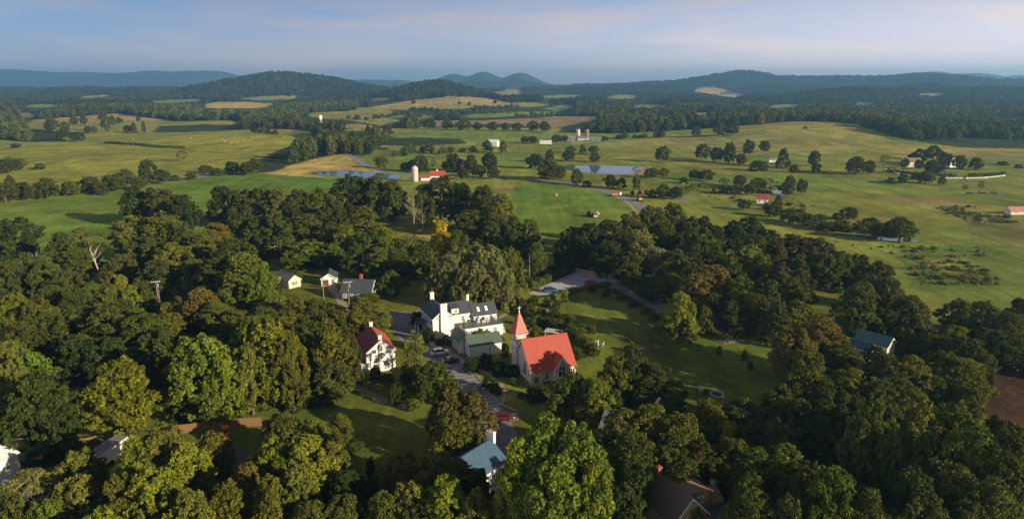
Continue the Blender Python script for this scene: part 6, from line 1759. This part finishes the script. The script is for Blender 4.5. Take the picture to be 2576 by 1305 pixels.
hedge([(0, 498), (120, 495), (240, 484), (300, 474)], 5.0, 3.0, 'D', 'bushy hedgerow along the left green field', 5, .8)
hedge([(1690, 500), (1750, 470), (1850, 478), (1930, 488)], 4.0, 2.2, 'D', 'rough hedgerow in the middle of the right fields', 4, .8)
hedge([(640, 790), (720, 772), (800, 770), (860, 790)], 3.0, 2.0, 'L', 'leafy hedge in front of the cottage lawn')

# ------------------------------------------------------------------ labels that single out each plant
LAND = [('church', (1350, 870)), ('white inn', (1160, 800)), ('green-roofed shop', (1190, 870)), ('white house with red roof', (935, 885)), ('grey cottage', (915, 725)), ('white shed', (822, 700)),
        ('cream cottage', (720, 705)), ('parking lot', (1440, 705)), ('fire pit', (1803, 992)), ('teal-roofed house', (2200, 860)), ('blue-roofed house', (1200, 1150)), ('tan house', (1740, 1230)),
        ('orange tractor', (570, 1090)), ('box trailer', (278, 1120)), ('long pond', (890, 438)), ('barn with the silo', (1090, 440)), ('right-hand pond', (1515, 428)), ('small red-roofed house', (1916, 502)),
        ('far right farmhouse', (2290, 412)), ('marshy pool', (2220, 600)), ('far twin silos', (1464, 345)), ('grassy hilltop', (2040, 312)), ('paired utility pole', (393, 740)), ('hay truck', (1495, 541)),
        ('lower right corner', (2575, 1305)), ('lower left corner', (0, 1305)), ('left edge hayfield', (120, 380)), ('leaning dead trunk', (245, 660)), ('maroon SUV', (1262, 1048)), ('green field gap', (510, 560)),
        ('brick house in the woods', (1692, 597)), ('white house by the pines', (1925, 780)), ('lawn centre', (1650, 860)), ('bottom edge centre', (1287, 1305))]
ORDN = ['nearest', 'second nearest', 'third nearest', 'fourth nearest', 'fifth nearest', 'sixth nearest', 'seventh nearest', 'eighth nearest', 'ninth nearest', 'tenth nearest', 'eleventh nearest', 'twelfth nearest']
groups = {}
for r_ in PLANTS:
    x_, y_ = r_['pix']
    nm, c_ = min(LAND, key=lambda q: (q[1][0] - x_) ** 2 + ((q[1][1] - y_) * 1.3) ** 2)
    dx, dy = x_ - c_[0], y_ - c_[1]
    side = ('right of' if dx > 0 else 'left of') if abs(dx) > abs(dy) * 1.2 else ('in front of' if dy > 0 else 'behind')
    look = TWORD[r_['tint']] + ' ' + KWORD[r_['kind']]
    r_['key'] = (look, side, nm); r_['d'] = dx * dx + dy * dy
    groups.setdefault(r_['key'], []).append(r_)
for (look, side, nm), rs in groups.items():
    rs.sort(key=lambda q: q['d'])
    for i, r_ in enumerate(rs):
        lab = '%s %s the %s' % (look, side, nm)
        if len(rs) > 1: lab += ', %s' % (ORDN[i] if i < len(ORDN) else 'thirteenth or so')
        tag(r_['o'], lab, KCAT.get(r_['kind'], 'tree'), 'shrubs' if r_['kind'] == 'shrub' else 'trees')

# ------------------------------------------------------------------ far woodland: one mass of crowns per wood, far too many to count
def far_crown(kind, seed, detail, leafscale):
    c, n, s, sh, b, rng = crown_points(kind, seed, detail, leafscale)
    keep = rng.random(len(c)) < .9
    return leaf_mesh('woodland_crown', c[keep] * np.array((1 / WN, 1 / WN, 1 / HN)), n[keep], s[keep] / 12.0, sh[keep], LEAFW, rng)


def variant_collection(name, detail, leafscale):
    col = bpy.data.collections.new(name)
    for i, (k, sd_) in enumerate((('broad', 31), ('oval', 32), ('broad', 33), ('tall', 34))):
        o = bpy.data.objects.new('woodland_crown', far_crown(k, sd_, detail, leafscale)); col.objects.link(o)
    return col


COL_MID = variant_collection('mid_crowns', .10, 2.6)
COL_FAR = variant_collection('far_crowns', .035, 4.6)


def wood_nodes(col):
    ng = bpy.data.node_groups.new('woodland', 'GeometryNodeTree')
    ng.interface.new_socket('Geometry', in_out='INPUT', socket_type='NodeSocketGeometry')
    ng.interface.new_socket('Geometry', in_out='OUTPUT', socket_type='NodeSocketGeometry')
    n, l = ng.nodes, ng.links
    gi = n.new('NodeGroupInput'); go = n.new('NodeGroupOutput')
    ci = n.new('GeometryNodeCollectionInfo'); ci.inputs['Collection'].default_value = col
    ci.inputs['Separate Children'].default_value = True; ci.inputs['Reset Children'].default_value = True
    ip = n.new('GeometryNodeInstanceOnPoints'); ip.inputs['Pick Instance'].default_value = True
    def na(name, t):
        a = n.new('GeometryNodeInputNamedAttribute'); a.data_type = t; a.inputs['Name'].default_value = name; return a
    s = na('scl', 'FLOAT_VECTOR'); v = na('pick', 'INT'); r_ = na('rot', 'FLOAT_VECTOR')
    e2r = n.new('FunctionNodeEulerToRotation')
    l.new(gi.outputs[0], ip.inputs['Points']); l.new(ci.outputs[0], ip.inputs['Instance'])
    l.new(v.outputs[0], ip.inputs['Instance Index']); l.new(s.outputs[0], ip.inputs['Scale'])
    l.new(r_.outputs[0], e2r.inputs[0]); l.new(e2r.outputs[0], ip.inputs['Rotation'])
    l.new(ip.outputs[0], go.inputs[0])
    return ng


NG_MID, NG_FAR = wood_nodes(COL_MID), wood_nodes(COL_FAR)


def wood(name, pts, W, H, ng, label, rng, dark=1.0):
    k = len(pts)
    if k == 0: return
    me = bpy.data.meshes.new(name)
    me.vertices.add(k); me.vertices.foreach_set('co', pts.ravel())
    sc = np.stack([W, W, H], 1)
    a = me.attributes.new('scl', 'FLOAT_VECTOR', 'POINT'); a.data.foreach_set('vector', sc.ravel())
    rot = np.zeros((k, 3)); rot[:, 2] = rng.random(k) * 6.28
    a = me.attributes.new('rot', 'FLOAT_VECTOR', 'POINT'); a.data.foreach_set('vector', rot.ravel())
    a = me.attributes.new('pick', 'INT', 'POINT'); a.data.foreach_set('value', rng.integers(0, 4, k).astype(np.int32))
    base = np.array([(.070, .098, .026), (.100, .125, .030), (.125, .130, .036), (.056, .080, .022), (.145, .115, .045)])
    pick = rng.choice(5, k, p=(.34, .28, .18, .14, .06))
    col = np.ones((k, 4)); col[:, :3] = base[pick] * (.7 + .6 * rng.random((k, 1))) * dark * (.7 + .6 * vnoise(pts[:, 0], pts[:, 1], 160, 6))[:, None]
    a = me.attributes.new('tint', 'FLOAT_COLOR', 'POINT'); a.data.foreach_set('color', col.ravel())
    o = link(name, me)
    md = o.modifiers.new('crowns', 'NODES'); md.node_group = ng
    tag(o, label, None, None, 'stuff')
    return o


def visible_mask(X, Y, Z, H):
    """keep crowns that the terrain in front does not hide"""
    az = np.arctan2(X, Y); r = np.hypot(X, Y)
    el = np.arctan2(Z + H - CAM_H, r)
    ab = np.linspace(-.86, .86, 700); rb = np.geomspace(150, 9000, 300)
    A, RB = np.meshgrid(ab, rb)
    E_ = np.arctan2(height(np.sin(A) * RB, np.cos(A) * RB) - CAM_H, RB)
    M = np.maximum.accumulate(E_, 0)
    ia = np.clip(np.searchsorted(ab, az) - 1, 0, 699); ir = np.clip(np.searchsorted(rb, r) - 2, 0, 299)
    return el > M[ir, ia] - .0012


def jitter_points(r0, r1, step, rng):
    """an even but irregular spread over the view wedge between two distances"""
    n = int((r1 * r1 - r0 * r0) * .76 / (step * step))
    r = np.sqrt(r0 * r0 + (r1 * r1 - r0 * r0) * rng.random(n)); a = (rng.random(n) * 2 - 1) * .76
    # thin out crowding on a grid
    X, Y = np.sin(a) * r, np.cos(a) * r
    key = np.round(X / (step * .72)).astype(np.int64) * 100003 + np.round(Y / (step * .72)).astype(np.int64)
    _, i = np.unique(key, return_index=True)
    return X[i], Y[i]


rng = np.random.default_rng(77)
ty = np.array(TREEXY)
for (r0, r1, step, W0, H0, ng, name, label) in [
        (420, 1050, 8.5, 10.5, 12.5, NG_MID, 'woodland', 'tree belts and copses between the middle-distance fields'),
        (1050, 2000, 10.0, 12.5, 13.0, NG_MID, 'woodland', 'woods beyond the fields, a continuous mass of crowns'),
        (2000, 3000, 12.0, 15.0, 14.0, NG_FAR, 'woodland', 'distant woods below the forested hills'),
        (3000, 4200, 16.0, 19.0, 15.0, NG_FAR, 'woodland', 'forest covering the rounded hill left of centre and its neighbours'),
        (4200, 6200, 24.0, 28.0, 17.0, NG_FAR, 'woodland', 'far forest on the right-hand blue-green ridges')]:
    X, Y = jitter_points(r0, r1, step, rng)
    Z = height(X, Y)
    c_, wd, px, py = cover(X, Y, Z)
    k = wd & (px > -200) & (px < 2780) & visible_mask(X, Y, Z, H0)
    for hf in (.4, .8, 1.15):
        tx_, ty_, _d = P(X, Y, Z + H0 * hf)
        for _c, poly in FIELDS:
            k &= ~inpoly(tx_, ty_, poly)
        for poly in CLEAR:
            k &= ~inpoly(tx_, ty_, poly)
        for _c, poly in NEARFIELDS:
            k &= ~(inpoly(tx_, ty_ + 2, poly) & (r0 < 1100) & (hf < 1))
    k &= (vnoise(X, Y, 130, 2) > .10)
    X, Y, Z = X[k], Y[k], Z[k]
    n_ = len(X)
    W = W0 * (.65 + .6 * rng.random(n_)); H = H0 * (.65 + .6 * rng.random(n_)) * (.9 + .3 * vnoise(X, Y, 60, 5))
    wood(name, np.stack([X, Y, Z], 1), W, H, ng, label, rng, 1.0 if r0 < 2000 else .55)
    print('wood', r0, n_)

# hedgerow lines among the far fields
lines = [((930, 300), (1010, 290), (1060, 296)), ((0, 420), (60, 430)), ((1180, 276), (1300, 268)), ((1100, 283), (1170, 288), (1300, 284)), ((1030, 278), (1110, 280)), ((880, 300), (930, 304)), ((1290, 296), (1360, 292), (1420, 290)),
         ((1560, 350), (1680, 347)), ((250, 302), (300, 304)), ((980, 395), (1060, 384), (1120, 390)), ((1130, 385), (1240, 385)), ((1000, 318), (1060, 312)), ((640, 335), (700, 340)), ((1420, 385), (1500, 388)), ((1560, 470), (1600, 478))]
pp = []
for ln in lines:
    w_ = [G(*p) for p in ln]
    for a_, b_ in zip(w_[:-1], w_[1:]):
        L = (b_ - a_).length; k = max(2, int(L / 9))
        for i in range(k):
            q = a_.lerp(b_, (i + rng.random()) / k); q.x += rng.normal() * 3; q.y += rng.normal() * 4; pp.append((q.x, q.y, float(height(q.x, q.y))))
pp = np.array(pp)
wood('hedgerow', pp, 9 * (.6 + .7 * rng.random(len(pp))), 8 * (.5 + .8 * rng.random(len(pp))), NG_MID, 'thin lines of hedgerow trees dividing the far fields', rng)

# rough scrub in the marshy right-hand meadow and forest undergrowth in the village
pp = []
SCRUB = [[(2000, 560), (2330, 600), (2576, 640), (2640, 760), (2350, 720), (2250, 640), (2050, 600)], [(1700, 470), (1900, 470), (2050, 520), (1900, 560), (1820, 520)], [(2350, 520), (2500, 520), (2560, 560), (2400, 560)], [(2260, 640), (2580, 680), (2580, 740), (2330, 730)], [(980, 380), (1180, 372), (1230, 385), (1100, 395)]]
for poly in SCRUB:
    xs = [p[0] for p in poly]; ys = [p[1] for p in poly]
    for _ in range(420):
        x_, y_ = random.uniform(min(xs), max(xs)), random.uniform(min(ys), max(ys))
        if inpoly(np.array([x_]), np.array([y_]), poly)[0]:
            q = U(x_, y_)
            if vnoise(np.array([q.x]), np.array([q.y]), 18, 3)[0] > .42: pp.append((q.x, q.y, float(height(q.x, q.y)) - .2))
pp = np.array(pp)
wood('scrub', pp, 2.4 * (.3 + 1.3 * rng.random(len(pp)) ** 2), 1.0 * (.3 + 1.3 * rng.random(len(pp)) ** 2), NG_MID, 'low scrub and tussocks in the rough wet meadow', rng, 1.7)
# understorey below the village trees
k = ty[:, 2] > 4
pts_ = []
NOGO = [[(1290, 700), (1560, 690), (1960, 860), (1960, 1020), (1500, 1020), (1280, 820)], STREET, [(860, 980), (1080, 980), (1080, 1120), (960, 1120)], [(1170, 900), (1500, 900), (1500, 1030), (1230, 1030)], [(640, 700), (1100, 690), (1100, 790), (640, 760)], [(880, 860), (1010, 860), (1010, 985), (880, 985)], [(1040, 740), (1290, 740), (1290, 900), (1040, 900)]]
for x_, y_, w_ in ty[k]:
    if math.hypot(x_, y_) > 300: continue
    for _ in range(2):
        a_ = random.random() * 6.28; rr_ = w_ * .5 * random.random()
        X_, Y_ = x_ + math.cos(a_) * rr_, y_ + math.sin(a_) * rr_
        qx, qy, _d = P(X_, Y_, 0)
        if any(inpoly(np.array([qx]), np.array([qy]), g_)[0] for g_ in NOGO): continue
        pts_.append((X_, Y_, -.3))
pts_ = np.array(pts_)
wood('undergrowth', pts_, 4.0 * (.6 + .8 * rng.random(len(pts_))), 2.6 * (.5 + .9 * rng.random(len(pts_))), NG_MID, 'dark leafy undergrowth beneath the village trees', rng, .8)

# ------------------------------------------------------------------ haze: the evening air
HAZE_D = 1.25e-4
hm = bpy.data.materials.new('haze'); hm.use_nodes = True
n, l = hm.node_tree.nodes, hm.node_tree.links
n.clear()
ho = n.new('ShaderNodeOutputMaterial'); pv = n.new('ShaderNodeVolumePrincipled')
pv.inputs['Color'].default_value = (.28, .61, 1.0, 1)
pv.inputs['Density'].default_value = HAZE_D
pv.inputs['Anisotropy'].default_value = 0.35
l.new(pv.outputs[0], ho.inputs['Volume'])
hb = MB(); hb.box(-10800, 10800, -10800, 10800, -12, 228)
haze = hb.build('haze', hm)
tag(haze, 'thin blue evening haze over the whole valley', None, None, 'stuff')
